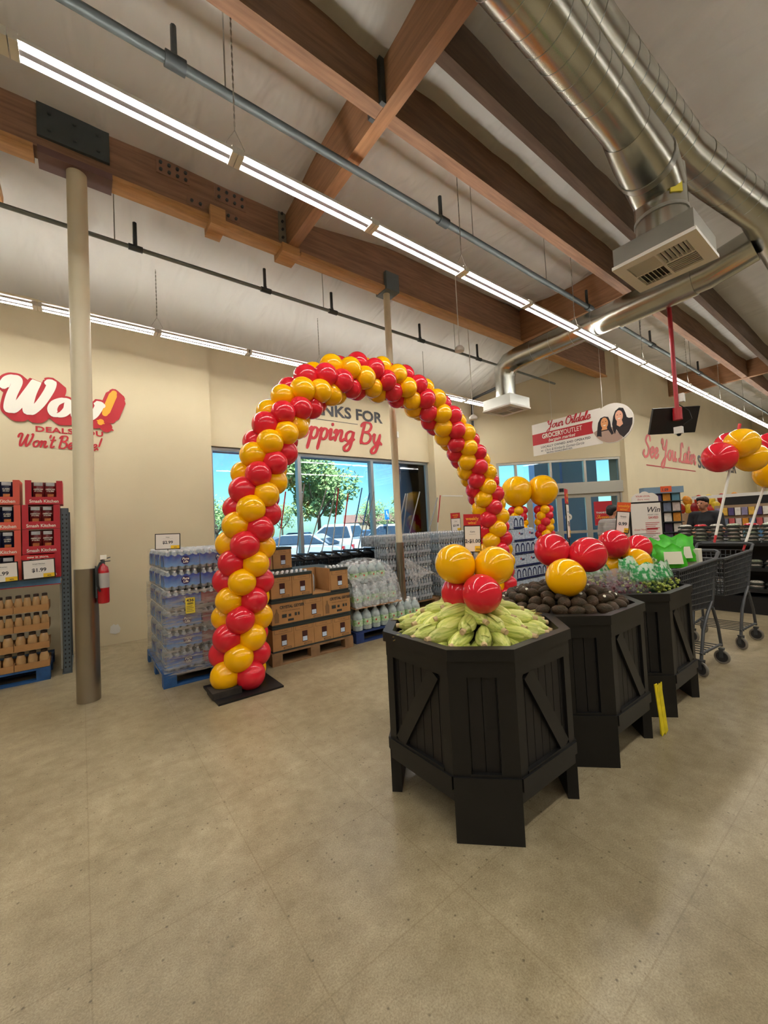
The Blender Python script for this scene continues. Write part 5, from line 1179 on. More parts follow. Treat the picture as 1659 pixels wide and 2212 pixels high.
def cart(D, loc, rz, label, group=None):
    t = thing('shopping_cart', label, 'cart', loc, rz, group)
    for k in ('basket', 'rim_rail', 'handle', 'lower_tray'): place(k, D[k], t)
    for m_ in D['leg_tube']: place('leg_tube', m_, t)
    for (x, y) in ((.0, -.24), (.0, .24), (.50, -.21), (.50, .21)):
        f_ = place('caster', D['fork'], t, (x, y, .067), (0, 0, 1.15+.35*math.sin(x*9+y*7))); place('tyre', D['tyre'], f_); place('hub', D['hub'], f_)
    return t
cart(CG, (4.95, 1.45, 0), PI, 'grey shopping cart just behind the grape bin')
cart(CG, (6.08, 1.40, 0), PI, 'second grey shopping cart, farther from the grape bin')
for k in range(9): cart(CB, (2.65+k*.235, 6.35, 0), 0, 'black shopping cart nested in the row under the window', 'nested carts under the window')
def camY(px, py, Y):
    d_ = _f+_r2*((px-829.5)/FPX)-_u2*((py-1106)/FPX); return Vector((0, 0, 1.5))+d_*(Y/d_.y)
m_polered = mat('pole_red', (196, 44, 48), .4); m_polegrey = mat('pole_grey', (150, 150, 148), .4, .4); m_poleblue = mat('pole_blue', (52, 98, 160), .4)
for (x0, y0, x1, y1, cc) in ((603, 1170, 617, 1062, 'red'), (640, 1205, 657, 1045, 'grey'), (662, 1205, 706, 1055, 'grey'), (692, 1205, 727, 1052, 'grey'), (716, 1205, 731, 1055, 'red'), (736, 1200, 752, 1066, 'red'), (754, 1200, 782, 1054, 'blue'), (771, 1200, 798, 1065, 'blue'), (777, 1205, 808, 1062, 'grey'), (851, 1190, 876, 1066, 'grey'), (866, 1190, 880, 1066, 'grey'), (880, 1170, 907, 1062, 'grey'), (921, 1170, 945, 1075, 'grey'), (944, 1150, 951, 1070, 'red')):
    a, b = camY(x0, y0, 6.35), camY(x1, y1, 6.35); mm = {'red': m_polered, 'grey': m_polegrey, 'blue': m_poleblue}[cc]; a = a+(a-b)*((a.z-.12)/(b.z-a.z))
    t = thing('cart_pole', 'tall %s cart pole standing against the shop window' % cc, 'pole', a, 0, '%s cart poles by the window' % cc)
    MB().cyl((0, 0, 0), (b-a)*.7, .010, n=8).build('lower_tube', m_polegrey if cc != 'red' else m_white, t); MB().cyl((b-a)*.7, b-a, .012, n=8).build('upper_tube', mm, t)
# poles with balloons on the grey carts
for (a, b, lab, balls) in ((cam_at(1543, 1172, 4.35), cam_at(1598, 916, 4.45), 'white and red cart pole topped with four balloons', [(BR_, cam_at(1576, 962, 4.6), .150), (BR_, cam_at(1554, 988, 4.4), .165), (BY_, cam_at(1602, 958, 4.4), .163), (BY_, cam_at(1622, 988, 4.45), .160)]),
                           (cam_at(1605, 1190, 4.7), cam_at(1672, 985, 4.8), 'grey cart pole with balloons at the right frame edge', [(BR_, cam_at(1668, 962, 4.9), .165), (BY_, cam_at(1664, 1024, 4.7), .165), (BY_, cam_at(1700, 990, 4.9), .165)])):
    t = thing('balloon_pole', lab, 'balloons', a); L0 = b-a
    MB().cyl((0, 0, 0), L0*.06, .012, n=10).build('tip', m_polered, t); MB().cyl(L0*.06, L0*.66, .013, n=10).build('lower_tube', m_white, t); MB().cyl(L0*.66, L0, .016, n=10).build('upper_tube', m_polered, t)
    cen = sum((Vector(q[1]) for q in balls), Vector((0, 0, 0)))/len(balls)
    for me, c_, r_ in balls: balloon(t, me, c_, r_, Vector(c_)-cen, a)
# green bags of salad in the cart
m_lime = mat('bag_lime', (70, 200, 30), .4, var=.3, vs=12); m_leaf = mat('bag_label', (232, 228, 205), .5)
def pouch(label, loc, rz, tilt, w_=.26, h_=.24):
    t = thing('salad_bag', label, 'bag', loc, rz); n_ = 8; vs = []; r = random.Random(int(loc[0]*100))
    for s in (1, -1):
        for j in range(n_+1):
            for i in range(n_+1):
                u = i/n_*2-1; v = j/n_; vs.append((u*w_/2*(1+.08*math.sin(v*7)), s*(.05*(1-u**2)*math.sin(PI*min(1, v+.12))+.003)+r.uniform(-.006, .006)+tilt*v*h_, v*h_+.02*math.sin(u*6)*v))
    m_ = (n_+1)**2
    fs = [(s*m_+j*(n_+1)+i, s*m_+j*(n_+1)+i+1, s*m_+(j+1)*(n_+1)+i+1, s*m_+(j+1)*(n_+1)+i) for s in (0, 1) for j in range(n_) for i in range(n_)]
    MB().add(vs, fs).build('pouch', m_lime, t, smooth=True, angle=80)
    lb = MB(); lb.add([(-.075, -.068+tilt*.05, .04), (.075, -.068+tilt*.05, .04), (.07, -.066+tilt*.15, .15), (-.07, -.066+tilt*.15, .15)], [(0, 1, 2, 3)]); lb.build('paper_label', m_leaf, t)
pouch('bright green bag leaning in the cart, nearest the grapes', (4.28, 1.36, .99), -.9, .2, .24, .2); pouch('bright green bag with white label in the cart centre', (4.50, 1.45, 1.0), -.6, .3, .28, .24); pouch('bright green bag with white label at the cart back', (4.74, 1.42, 1.0), -.8, .25, .30, .26)
tag(MB().box(4.83, 4.93, 1.3, 1.5, .95, 1.12).build('leaflet', m_leaf), 'folded pale leaflet tucked in the cart seat', 'leaflet')
# ------------------------------------------------------------------ checkout side
PAL = [(206, 190, 180), (86, 72, 120), (226, 150, 50), (70, 120, 160), (236, 190, 80), (220, 205, 200), (60, 48, 70), (150, 140, 170), (200, 90, 90), (96, 150, 170), (240, 232, 220), (120, 130, 150)]
m_pal = [mat('card_%d' % i, c_, .5, var=.25, vs=20) for i, c_ in enumerate(PAL)]
def facing(ang): return Vector((math.cos(ang), -math.sin(ang), 0)), Vector((-math.sin(ang), -math.cos(ang), 0))
# greeting card spinner
t = thing('card_rack', 'tall greeting card rack with blue grey header', 'rack', (8.72, 2.72, 0)); u, n = facing(.72); fr = (Vector((0, 0, 0)), u, n)
mb = MB(); mb.fbox(fr, -.34, .34, .05, 1.86, -.30, -.27)
for s in (-.34, -.115, .115, .34): mb.fbox(fr, s-.008, s+.008, .05, 1.86, -.27, -.25)
mb.build('rack_frame', m_dark, t)
for k in range(9): MB().fbox(fr, -.34, .34, .10+k*.2, .115+k*.2, -.27, -.17).build('wire_tier', m_dark, t)
MB().fbox(fr, -.36, .36, 1.86, 1.98, -.32, -.16).build('header', mat('header_blue', (120, 146, 166), .5), t)
MB().fbox(fr, -.06, .14, 1.88, 1.99, -.16, -.155).build('price_card', mat('sign_orange', (224, 90, 40), .55), t); text('price_text', '1.09', fmat(u*-.04+n*-.153+Vector((0, 0, 1.90)), u, (0, 0, 1)), m_char, t, size=.07, bold=.03)
rk_ = random.Random(3); me_card = {}
for k in range(9):
    for j in range(4):
        i = rk_.randrange(len(PAL)); MB().fbox(fr, -.315+j*.165, -.315+j*.165+.135, .118+k*.2, .118+k*.2+.165, -.235+.0, -.228).build('greeting_card', m_pal[i], t)
# slanted rack of cards beside it
t = thing('card_rack', 'narrow slanted rack of small cards beside the win poster', 'rack', (7.75, 2.60, 0)); u, n = facing(-.35); fr = (Vector((0, 0, 0)), u, n)
MB().fbox(fr, -.28, .28, 0, 1.1, -.34, -.28).build('rack_back', m_black, t)
for k in range(8):
    MB().fbox(fr, -.28, .28, .22+k*.13, .235+k*.13, -.28, .10-k*.045).build('tier', m_dark, t)
    for j in range(5): MB().fbox(fr, -.27+j*.11, -.27+j*.11+.095, .236+k*.13, .236+k*.13+.10, .06-k*.045, .066-k*.045).build('greeting_card', m_pal[rk_.randrange(len(PAL))], t)
# win poster on a stand
t = thing('poster_stand', 'white win poster with cloud shaped top on black stand', 'poster', (7.10, 2.55, 0)); u, n = facing(.72); fr = (Vector((0, 0, 0)), u, n)
MB().fbox(fr, -.25, .25, .92, 1.68, -.02, 0).build('frame', m_black, t); MB().fbox(fr, -.225, .225, .945, 1.655, 0, .004).build('sheet', m_paper, t); MB().fbox(fr, -.02, .02, .0, .92, -.03, -.01).build('post', m_black, t); MB().fbox(fr, -.2, .2, 0, .03, -.2, .2).build('foot', m_black, t)
mb = MB(); pts = [(-.2, 0)]+[(-.2+.4*k/24, .07+.07*math.sin(PI*k/24)+.022*abs(math.sin(PI*k/8))) for k in range(25)]+[(.2, 0)]; mb.prism(pts, 0, .015); mb.xf(fmat(n*-.01+Vector((0, 0, 1.68)), u, (0, 0, 1))); mb.build('cloud_top', m_paper, t)
def pt(s, a, z, size, mm, **k): return text('poster_text', s, fmat(u*a+n*.006+Vector((0, 0, z)), u, (0, 0, 1)), mm, t, size=size, **k)
pt('YOUR LOCAL', -.14, 1.755, .035, m_red, bold=.02); pt('Store news', -.12, 1.705, .04, m_red, shear=.3); pt('Win', .0, 1.51, .12, m_char, shear=.3, bold=.01); pt('WHAT YOU', .02, 1.46, .03, m_char); pt('SAVED', .03, 1.41, .05, m_red, bold=.02); pt('Great News', -.2, 1.23, .04, m_red, shear=.3)
for k in range(7): MB().fbox(fr, -.02, .19-.03*(k % 3), 1.34-k*.028, 1.348-k*.028, .004, .006).build('print_line', m_red, t)
for k in range(8): MB().fbox(fr, -.19, .16-.04*(k % 3), 1.17-k*.025, 1.177-k*.025, .004, .006).build('print_line', m_char, t)
MB().fbox(fr, .0, .16, 1.24, 1.265, .004, .006).build('red_bar', m_red, t)
# dark packaged produce display
t = thing('display_case', 'long black tiered display case at the right edge', 'display', (7.55, .2, 0)); W0, W1 = -.2, 2.15
MB().box(.0, .75, W0, W1, 0, .24).build('base', m_black, t)
mb = MB(); mb.box(.45, .75, W0, W1, .24, 1.02); mb.box(0, .75, W1-.03, W1, .24, 1.02); mb.build('body', m_black, t)
for z in (.30, .60, .96): MB().box(-.02+(.0 if z > .9 else .05), .75, W0, W1, z, z+.05).build('shelf', m_black, t)
rp = random.Random(9); m_pk1 = mat('produce_tray_dark', (46, 52, 48), .4); m_tops = [mat('produce_film_%d' % i, c_, .2, var=.5, vs=40, coat=.5) for i, c_ in enumerate(((206, 200, 190), (186, 196, 170), (214, 60, 70), (220, 214, 200), (120, 140, 90)))]
me_tr = MB().box(-.07, .07, -.085, .085, 0, .022).mesh('tray', m_pk1); me_tp = [MB().lathe([(.07, .022), (.075, .03), (.055, .05), (.01, .055)], 12, (0, 0, 0), .95, 1.12).mesh('film_top', m_, True) for m_ in m_tops]
def pk(x, y, z, lab, grp, c_=None):
    q = thing('produce_pack', lab, 'produce pack', (x, y, z), rp.uniform(-.1, .1), grp); place('tray', me_tr, q); place('film_top', me_tp[rp.choice((0, 1, 3, 0, 3)) if c_ is None else c_], q)
for i in range(11):
    for k in range(5):
        pk(7.64, 2.20-i*.195, 1.01+k*.055, 'dark produce tray with red berries on the display top' if (k == 4 and i % 3 == 1) else 'dark produce tray stacked on the display case top', 'red trays on the display' if (k == 4 and i % 3 == 1) else 'trays stacked on the display', 2 if (k == 4 and i % 3 == 1) else None)
    for k in range(2): pk(7.70, 2.20-i*.195, .65+k*.055, 'produce tray on the upper dark shelf', 'trays on the upper shelf')
    for k in range(2): pk(7.70, 2.20-i*.195, .35+k*.055, 'produce tray on the lower dark shelf', 'trays on the lower shelf')
for i, y in enumerate((1.95, 1.6, 1.25)): tag(MB().box(7.585, 7.59, y-.05, y+.05, .605, .645).build('shelf_tag', m_ysig), 'yellow price tag on the dark display shelf', 'tag', 'yellow shelf tags')
# counter, screen and chip display behind the cashier
t = thing('checkout_counter', 'low dark checkout counter behind the produce display', 'counter', (9.2, 1.0, 0)); MB().box(0, .6, -1.2, 1.4, 0, .92).build('cabinet', m_dark, t); MB().box(-.03, .63, -1.23, 1.43, .92, .96).build('worktop', mat('worktop', (150, 146, 138), .5), t)
t = thing('checkout_screen', 'large dark screen panel behind the produce display', 'screen', (9.7, 1.75, 1.0)); MB().box(0, .05, -.42, .42, 0, .72).build('panel', m_black, t); MB().box(-.01, 0, -.46, -.42, -.02, .78).build('side_frame', m_white, t); MB().box(-.01, 0, -.42, .9, .72, .78).build('top_frame', m_white, t)
m_chips = [mat('chip_bag_%d' % i, c_, .3, var=.4, vs=18) for i, c_ in enumerate(((190, 50, 30), (230, 150, 40), (150, 30, 34), (236, 200, 60)))]
t0_ = thing('snack_stand', 'wire stand of snack bags behind the cashier', 'stand', (10.6, 2.75, 0)); MB().box(-.05, .35, -.7, .6, 0, 1.45).build('stand_body', mat('stand_card', (160, 130, 100), .6), t0_)
for k in range(14):
    x, y, z = 10.66, (2.12+k*.125 if k < 9 else 2.2+(k-9)*.2), (1.555 if k < 9 else 1.72)
    b_ = MB(); b_.sphere((0, 0, 0), .10, 10, 8, .4, .9, 1.2); o = b_.build('snack_bag', m_chips[k % 4], None, smooth=True, loc=(x, y, z), rot=(rp.uniform(-.4, .4), rp.uniform(-.3, .3), rp.uniform(-.5, .5)))
    tag(o, ('red', 'orange', 'dark red', 'yellow')[k % 4]+' snack bag heaped behind the cashier', 'snack bag', ('red', 'orange', 'dark red', 'yellow')[k % 4]+' snack bags')
t = thing('magazine_rack', 'crowded grey rack of small goods right of the cashier', 'rack', (9.6, 2.05, .95)); MB().box(.05, .3, -.55, .25, 0, .62).build('rack_back', mat('rack_beige', (150, 126, 98), .6), t)
for k in range(3):
    for j in range(8): MB().box(.0, .045, -.52+j*.095, -.52+j*.095+.08, .03+k*.2, .03+k*.2+.14).build('packet', m_pal[(k*5+j*3) % 12], t)

# ------------------------------------------------------------------ people
def skinned(name, chains, mm, vox=.014, smooth=6):
    """one continuous surface grown around tapered limbs"""
    mb = MB()
    for ch in chains:
        for (p0, r0), (p1, r1) in zip(ch[:-1], ch[1:]):
            p0 = Vector(p0); p1 = Vector(p1); k = max(2, int((p1-p0).length/.02))
            for i in range(k+1): 
                t = i/k; rr = r0 if isinstance(r0, tuple) else (r0,)*3; rq = r1 if isinstance(r1, tuple) else (r1,)*3
                r = [rr[a]+(rq[a]-rr[a])*t for a in range(3)]; c_ = p0.lerp(p1, t); mb.sphere(c_, 1.0, 10, 7)
                for q in range(len(mb.v)-80, len(mb.v)): v = mb.v[q]; mb.v[q] = (c_.x+(v[0]-c_.x)*r[0], c_.y+(v[1]-c_.y)*r[1], c_.z+(v[2]-c_.z)*r[2])
    me = bpy.data.meshes.new(name); me.from_pydata(mb.v, [], mb.f); o = bpy.data.objects.new(name, me); COL.objects.link(o)
    m1 = o.modifiers.new('r', 'REMESH'); m1.mode = 'VOXEL'; m1.voxel_size = vox; m2 = o.modifiers.new('s', 'SMOOTH'); m2.iterations = smooth
    dg = bpy.context.evaluated_depsgraph_get(); res = bpy.data.meshes.new_from_object(o.evaluated_get(dg)); bpy.data.objects.remove(o); bpy.data.meshes.remove(me)
    res.name = name; res.materials.clear(); res.materials.append(mm); res.polygons.foreach_set('use_smooth', [True]*len(res.polygons)); return res
m_skin = mat('skin', (186, 128, 98), .5); m_hairb = mat('hair_black', (24, 20, 20), .5, var=.3, vs=40); m_polo = mat('polo_black', (24, 25, 30), .7); m_jean = mat('trousers_dark', (40, 44, 60), .8); m_shoe = mat('shoe_dark', (30, 28, 28), .6)
def stripes():
    m = bpy.data.materials.new('striped_shirt'); m.use_nodes = True; n = m.node_tree.nodes; l = m.node_tree.links; b = n['Principled BSDF']; b.inputs['Roughness'].default_value = .8
    tc = n.new('ShaderNodeTexCoord'); wv = n.new('ShaderNodeTexWave'); wv.bands_direction = 'Z'; wv.inputs['Scale'].default_value = 13; r = n.new('ShaderNodeValToRGB'); r.color_ramp.interpolation = 'CONSTANT'; r.color_ramp.elements[0].color = L((60, 50, 50)); r.color_ramp.elements[1].position = .5; r.color_ramp.elements[1].color = L((226, 220, 212))
    l.new(tc.outputs['Object'], wv.inputs['Vector']); l.new(wv.outputs[0], r.inputs[0]); l.new(r.outputs[0], b.inputs['Base Color']); return m
def person(label, loc, rz, H, shirt, handL, handR, elbL, elbR, headtilt, hair):
    """faces local -Y"""
    t = thing('person', label, 'person', loc, rz); s = H/1.7
    P = lambda x, y, z: (x*s, y*s, z*s)
    hx, hy, hz = headtilt
    legs = [[(P(sx*.09, 0, .88), .085*s), (P(sx*.095, -.01, .48), .06*s), (P(sx*.10, .02, .09), .042*s)] for sx in (-1, 1)]
    feet = [[(P(sx*.10, .03, .05), (.04*s, .045*s, .04*s)), (P(sx*.105, -.14, .035), (.04*s, .04*s, .03*s))] for sx in (-1, 1)]
    torso = [[(P(0, 0, .90), (.155*s, .105*s, .1*s)), (P(0, 0, 1.08), (.135*s, .095*s, .1*s)), (P(0, 0, 1.28), (.165*s, .11*s, .1*s)), (P(0, .01, 1.40), (.13*s, .075*s, .06*s))]]
    sh = [[(P(-.17, .01, 1.40), .06*s), (P(.17, .01, 1.40), .06*s)]]
    neck = [[(P(0, .015, 1.38), .058*s), (P(hx*.4, hy*.4, 1.50), .05*s)]]
    head = [[(P(hx, hy, hz), (.072*s, .088*s, .098*s)), (P(hx, hy-.012, hz-.045), (.058*s, .072*s, .07*s))], [(P(hx, hy-.085, hz-.012), .014*s), (P(hx, hy-.102, hz-.032), .013*s)], [(P(hx-.077, hy, hz-.01), (.012*s, .02*s, .03*s)), (P(hx-.078, hy, hz-.02), (.01*s, .016*s, .022*s))], [(P(hx+.077, hy, hz-.01), (.012*s, .02*s, .03*s)), (P(hx+.078, hy, hz-.02), (.01*s, .016*s, .022*s))]]
    arms = []; fing = []
    for sx, e, h in ((-1, elbL, handL), (1, elbR, handR)):
        arms.append([(P(sx*.20, .01, 1.39), .058*s), (P(*e), .044*s), (P(*h), .031*s)])
        d_ = (Vector(h)-Vector(e)).normalized(); pl = Vector(h)+d_*.05; side = d_.cross(Vector((0, 0, 1))).normalized()
        arms.append([(P(*h), (.03*s, .03*s, .02*s)), (P(*pl), (.038*s, .038*s, .017*s))])
        for q, ln in ((-.03, .06), (-.01, .072), (.01, .068), (.03, .052)):
            b0 = pl+side*q+d_*.02; fing.append([(P(*b0), .0095*s), (P(*(b0+d_*ln*.6)), .009*s), (P(*(b0+d_*ln+Vector((0, 0, -.012)))), .0075*s)])
        b0 = pl-d_*.03-side*.03*sx; fing.append([(P(*b0), .011*s), (P(*(b0-side*.03*sx+d_*.03)), .0095*s), (P(*(b0-side*.03*sx+d_*.055)), .0085*s)])
    place('body', skinned('body', torso+sh+neck+head+arms+fing+legs+feet, m_skin, .011, 3), t)
    grow = lambda chs, g: [[(p, tuple(a+g*s for a in (r if isinstance(r, tuple) else (r,)*3))) for p, r in ch] for ch in chs]
    slv = [[(P(sx*.20, .01, 1.39), .058*s), (tuple(Vector(P(sx*.20, .01, 1.39)).lerp(Vector(P(*e)), .72)), .05*s)] for sx, e in ((-1, elbL), (1, elbR))]
    place('shirt', skinned('shirt', grow(torso+sh+slv, .014), shirt, .013, 5), t)
    place('trousers', skinned('trousers', grow(legs, .016)+[[(P(-.05, 0, .9), (.11*s, .115*s, .09*s)), (P(.05, 0, .9), (.11*s, .115*s, .09*s))]], m_jean, .014, 4), t)
    for f_ in feet: place('shoe', skinned('shoe', grow([f_], .010), m_shoe, .01, 3), t)
    place('hair', skinned('hair', [[(P(hx+a, hy+b, hz+c_), r) for (a, b, c_, r) in ch] for ch in hair], m_hairb, .011, 3), t)
    for sx in (-1, 1): MB().sphere(P(hx+sx*.03, hy-.082, hz+.005), .011*s, 8, 6, 1.2, .6, .8).build('eye', m_hairb, t)
    MB().box(*[a for a in ((hx-.024)*s, (hx+.024)*s, (hy-.092)*s, (hy-.078)*s, (hz-.075)*s, (hz-.066)*s)]).build('mouth', mat('lips', (150, 84, 76), .5), t)
    return t
short = [[(-.02, .02, .05, .075), (.02, .02, .05, .075)], [(0, .05, .04, .075), (0, .055, -.03, .055)], [(-.03, -.04, .075, .04), (.03, -.04, .075, .04)]]
bun = short+[[(0, .09, .03, .05), (0, .10, -.02, .045)]]
person('person in black polo looking down at a paper behind the produce', (8.75, 2.22, 0), -1.85, 1.72, m_polo, (-.10, -.30, 1.14), (.12, -.36, 1.12), (-.26, -.02, 1.14), (.27, -.05, 1.13), (0, -.05, 1.60), short)
tag(MB().box(-.09, .09, -.11, .11, 0, .006).build('paper_slip', m_paper, loc=(8.52, 2.42, 1.16), rot=(.3, .2, .9)), 'pale paper slip held by the person in black', 'paper')
person('person in a striped shirt seen from behind by the doors', (7.75, 3.34, 0), 1.35, 1.66, stripes(), (-.16, -.22, .95), (.16, -.24, .95), (-.25, .02, 1.12), (.25, .02, 1.12), (0, -.02, 1.60), bun)

# ------------------------------------------------------------------ outside
m_asph = mat('asphalt', (120, 122, 126), .9, var=.2, vs=3); m_walk = mat('sidewalk', (196, 192, 184), .9, var=.12, vs=4); m_ext = mat('facade_blue_grey', (98, 112, 136), .8, var=.1, vs=2)
struct('ground', MB().box(-60, 110, 10.3, 120, -.3, -.12), m_asph, 'parking lot asphalt outside the window'); struct('sidewalk', MB().box(-20, 40, 7.45, 10.3, -.3, -.01), m_walk, 'pale pavement outside the window'); struct('ground', MB().box(26.6, 110, -40, 10.3, -.3, -.12), m_asph); struct('ground', MB().box(-60, 26.6, -60, -10.3, -.3, -.15), m_asph)
struct('facade', MB().box(-10, 8.7, 9.3, 9.7, 3.4, 6.4), m_ext, 'dark facade band over the outside walkway'); struct('soffit', MB().box(-10, 8.7, 7.45, 9.3, 3.6, 3.7), m_ext)
pl = camY(884, 1090, 9.2); struct('facade_pillar', MB().box(pl.x, pl.x+1.1, 9.0, 9.9, -.1, 3.5), m_ext, 'blue grey pillar outside the window')
mb = MB(); mb.fbox(FD, 2.25, 3.05, -.1, 3.5, -3.0, -2.4); mb.fbox(FD, 3.2, 4.3, -.1, 3.5, -3.2, -2.6); struct('facade_pillar', mb, mat('facade_skylit_blue', (190, 208, 240), .8), 'facade pillars outside the entrance doors, painted paler as if skylit'); pass  # blue grey facade colour made paler, skylight put into the paint
mb = MB(); mb.fbox(FD, -2, 3.8, -.3, -.01, -7, -.3); struct('sidewalk', mb, m_walk)
m_carglass = mat('car_glass', (60, 76, 92), .08); m_tyreb = mat('car_tyre', (40, 40, 42), .8); m_lamp = mat('tail_lamp', (196, 40, 44), .3)
def car(label, loc, rz, rgb, kind):
    t = thing('car', label, 'car', loc, rz); pm_ = mat('car_paint_%d_%d_%d' % rgb, rgb, .25, coat=.6)
    Lh = 2.3 if kind == 'sedan' else 2.75; Wh = .92; 
    if kind == 'sedan': body = [(-2.3, .35), (-2.3, .8), (-2.1, .95), (-1.2, 1.0), (1.0, 1.0), (2.1, .85), (2.3, .65), (2.3, .35)]; cab = [(-1.7, .98), (-1.0, 1.45), (.35, 1.47), (1.2, .98)]
    elif kind == 'suv': body = [(-2.3, .4), (-2.35, .95), (-2.2, 1.1), (1.0, 1.1), (2.1, 1.0), (2.35, .8), (2.35, .4)]; cab = [(-2.2, 1.08), (-1.9, 1.7), (.4, 1.72), (1.15, 1.08)]
    else: body = [(-2.75, .5), (-2.75, 1.12), (-.9, 1.12), (-.9, 1.15), (1.3, 1.15), (2.6, 1.05), (2.75, .85), (2.75, .5)]; cab = [(-.95, 1.13), (-.75, 1.82), (.5, 1.84), (1.3, 1.13)]
    def ext(pr, hw, hw2, nm, mm, par=t):
        n = len(pr); zt = max(p[1] for p in pr); zb = min(p[1] for p in pr); k_ = lambda z: hw+(hw2-hw)*(z-zb)/(zt-zb)
        vs = [(p[0], -k_(p[1]), p[1]) for p in pr]+[(p[0], k_(p[1]), p[1]) for p in pr]
        o = MB().add(vs, [tuple(range(n-1, -1, -1)), tuple(range(n, 2*n))]+[(i, (i+1) % n, n+(i+1) % n, n+i) for i in range(n)]).build(nm, mm, par); bv = o.modifiers.new('b', 'BEVEL'); bv.width = .06; bv.segments = 2; return o
    ext(body, Wh, Wh*.97, 'body', pm_); c_ = ext(cab, Wh*.93, Wh*.72, 'cabin', pm_)
    gl = [(p[0]*.93+(.02 if i else 0), (p[1]-1.0)*.82+1.06) for i, p in enumerate(cab)]; ext(gl, Wh*.945, Wh*.76, 'side_glass', m_carglass)
    fw_ = [(cab[2][0]-.02, cab[2][1]-.06), (cab[3][0]+.04, cab[3][1]+.02), (cab[3][0]-.08, cab[3][1]), (cab[2][0]-.15, cab[2][1]-.08)]; ext(fw_, Wh*.8, Wh*.68, 'windscreen', m_carglass); rw = [(cab[0][0]-.04, cab[0][1]+.05), (cab[1][0]-.02, cab[1][1]-.06), (cab[1][0]+.1, cab[1][1]-.08), (cab[0][0]+.1, cab[0][1]+.05)]; ext(rw, Wh*.8, Wh*.68, 'rear_window', m_carglass)
    wh = MB().cyl((0, -.1, 0), (0, .1, 0), .34, n=18).mesh('wheel', m_tyreb)
    for sx in (-.62, .62):
        for sy in (-1, 1): place('wheel', wh, t, (sx*Lh, sy*(Wh-.06), .34))
    for sy in (-1, 1): MB().box(-Lh-.02, -Lh+.06, sy*.7-.1, sy*.7+.1, .72, .92).build('tail_light', m_lamp, t); MB().box(Lh-.06, Lh+.02, sy*.65-.14, sy*.65+.14, .62, .76).build('head_light', m_vwhite, t)
    return t
def gnd(px, dep):
    p = cam_at(px, 1160, dep); return (p.x, p.y, -.12)
car('white pickup truck parked beyond the shop window', gnd(735, 19), 2.2, (228, 232, 238), 'pickup'); car('pale silver sedan parked left of the pickup', gnd(640, 17), 2.3, (196, 204, 214), 'sedan'); car('blue hatchback parked right of the pickup', gnd(800, 24), 2.2, (96, 140, 190), 'sedan'); car('white suv parked seen right of the window mullion', gnd(845, 21), 2.2, (232, 234, 238), 'suv'); car('silver suv parked farthest right behind the column', gnd(905, 27), 2.2, (206, 212, 220), 'suv'); car('dark blue sedan parked far behind the pickup', gnd(640, 34), 2.1, (50, 66, 100), 'sedan'); car('white sedan parked at the left window pane', gnd(470, 15), 2.4, (222, 226, 232), 'sedan'); car('dark suv parked far right of the lot', gnd(870, 36), 2.1, (60, 60, 74), 'suv')
m_leafs = mat('tree_leaves', (186, 204, 130), .7, var=.4, vs=3, rgb2=(120, 150, 86)); m_bark = mat('tree_bark', (96, 80, 64), .9, var=.3, vs=8)
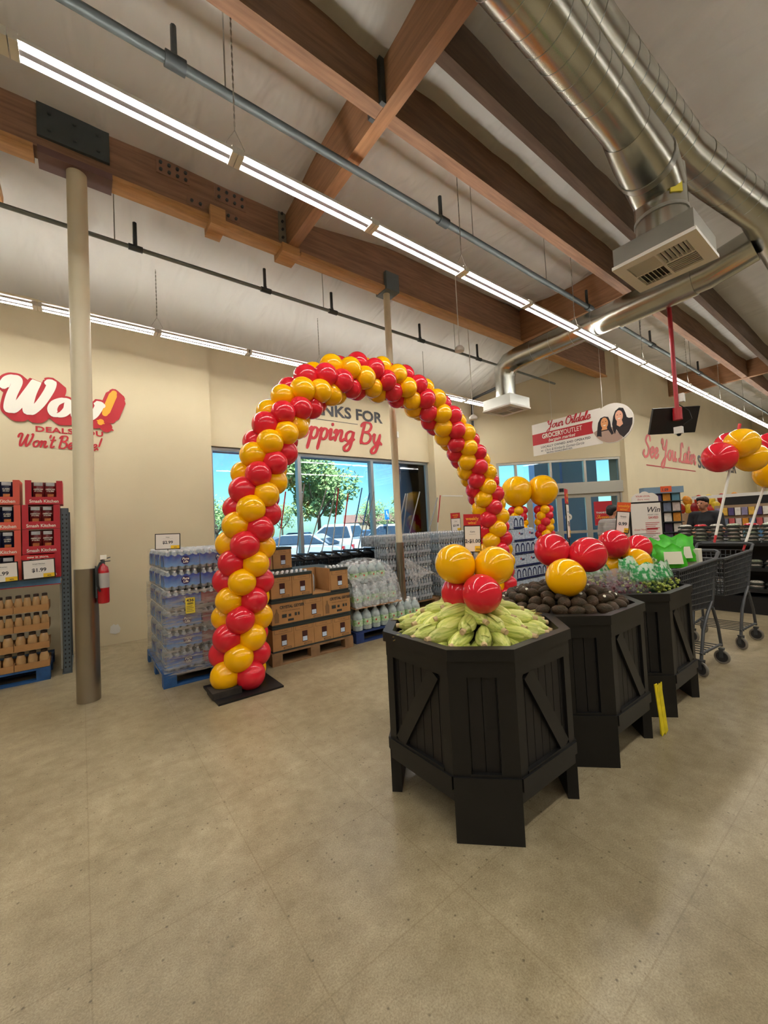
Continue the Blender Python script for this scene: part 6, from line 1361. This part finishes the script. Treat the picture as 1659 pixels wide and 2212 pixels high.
def tree(label, loc, h, cw, seed, dense=1700):
    t = thing('tree', label, 'tree', loc); r = random.Random(seed)
    MB().tube([(0, 0, 0), (.05, 0, h*.3), (-.05, .05, h*.6)], [.16, .13, .07], 8).build('trunk', m_bark, t, smooth=True)
    for k in range(5): a = k*1.3; MB().tube([(0, 0, h*.32), (math.cos(a)*cw*.25, math.sin(a)*cw*.25, h*.55), (math.cos(a)*cw*.36, math.sin(a)*cw*.36, h*.72)], [.07, .045, .02], 6).build('branch', m_bark, t)
    mb = MB(); blobs = [(r.uniform(-.34, .34)*cw, r.uniform(-.34, .34)*cw, h*r.uniform(.42, .88), cw*r.uniform(.14, .26)) for _ in range(16)]
    for i in range(dense):
        bx, by, bz, br = blobs[i % 16]; d_ = Vector((r.gauss(0, 1), r.gauss(0, 1), r.gauss(0, 1))).normalized()*br*r.uniform(.6, 1.05); c_ = Vector((bx, by, bz))+d_
        a = Vector((r.uniform(-1, 1), r.uniform(-1, 1), r.uniform(-1, 1))).normalized(); b = a.orthogonal().normalized(); s = h*.022*r.uniform(.7, 1.4)
        mb.add([c_+a*s, c_+b*s*.6, c_-a*s, c_-b*s*.6], [(0, 1, 2, 3)])
    me = bpy.data.meshes.new('foliage'); me.from_pydata(mb.v, [], mb.f); me.materials.append(m_leafs); f_ = place('foliage', me, t); f_['kind'] = 'stuff'
tree('big leafy tree filling the middle window pane', gnd(690, 30), 7.6, 5.8, 1, 6500); tree('leafy tree seen at the left window pane', gnd(468, 36), 5.2, 4.8, 2); tree('low round tree far right of the big tree', gnd(800, 52), 5.2, 4.5, 3); tree('low distant tree behind the blue sign', gnd(862, 60), 5.0, 5.5, 4); tree('slim tree beside the outside pillar', gnd(880, 30), 4.8, 1.8, 5, 1200); tree('distant tree left of the big tree', gnd(610, 60), 6.0, 5.0, 6); tree('distant tree at the far left of the lot', gnd(500, 62), 5.6, 6.0, 7)
t = thing('parking_sign', 'blue accessible parking sign on a post', 'sign', gnd(838, 20)); u, n = facing(.65); fr = (Vector((0, 0, 0)), u, n)
MB().fbox(fr, -.03, .03, 0, 2.0, -.05, 0).build('post', m_galv, t); MB().fbox(fr, -.11, .11, 1.95, 2.45, -.02, .0).build('plate', mat('sign_blue', (40, 130, 210), .5), t)
mb = MB(); mb.fbox(fr, -.02, .02, 2.24, 2.38, .002, .004); mb.fbox(fr, -.02, .07, 2.2, 2.24, .002, .004); mb.fbox(fr, .04, .07, 2.08, 2.2, .002, .004); mb.build('wheelchair_print', m_vwhite, t)
t = thing('lot_house', 'long low tan building across the parking lot', 'building', gnd(900, 80)); MB().box(-14, 14, -3, 3, 0, 2.6).build('wall', mat('house_tan', (186, 160, 130), .8), t, rot=(0, 0, -.6)); MB().prism([(-3.4, 2.6), (3.4, 2.6), (0, 4.2)], -14.3, 14.3).xf(Matrix.Rotation(PI/2, 4, 'Z') @ Matrix.Rotation(PI/2, 4, 'X')).build('roof', mat('house_roof', (150, 110, 96), .8), t, rot=(0, 0, -.6))
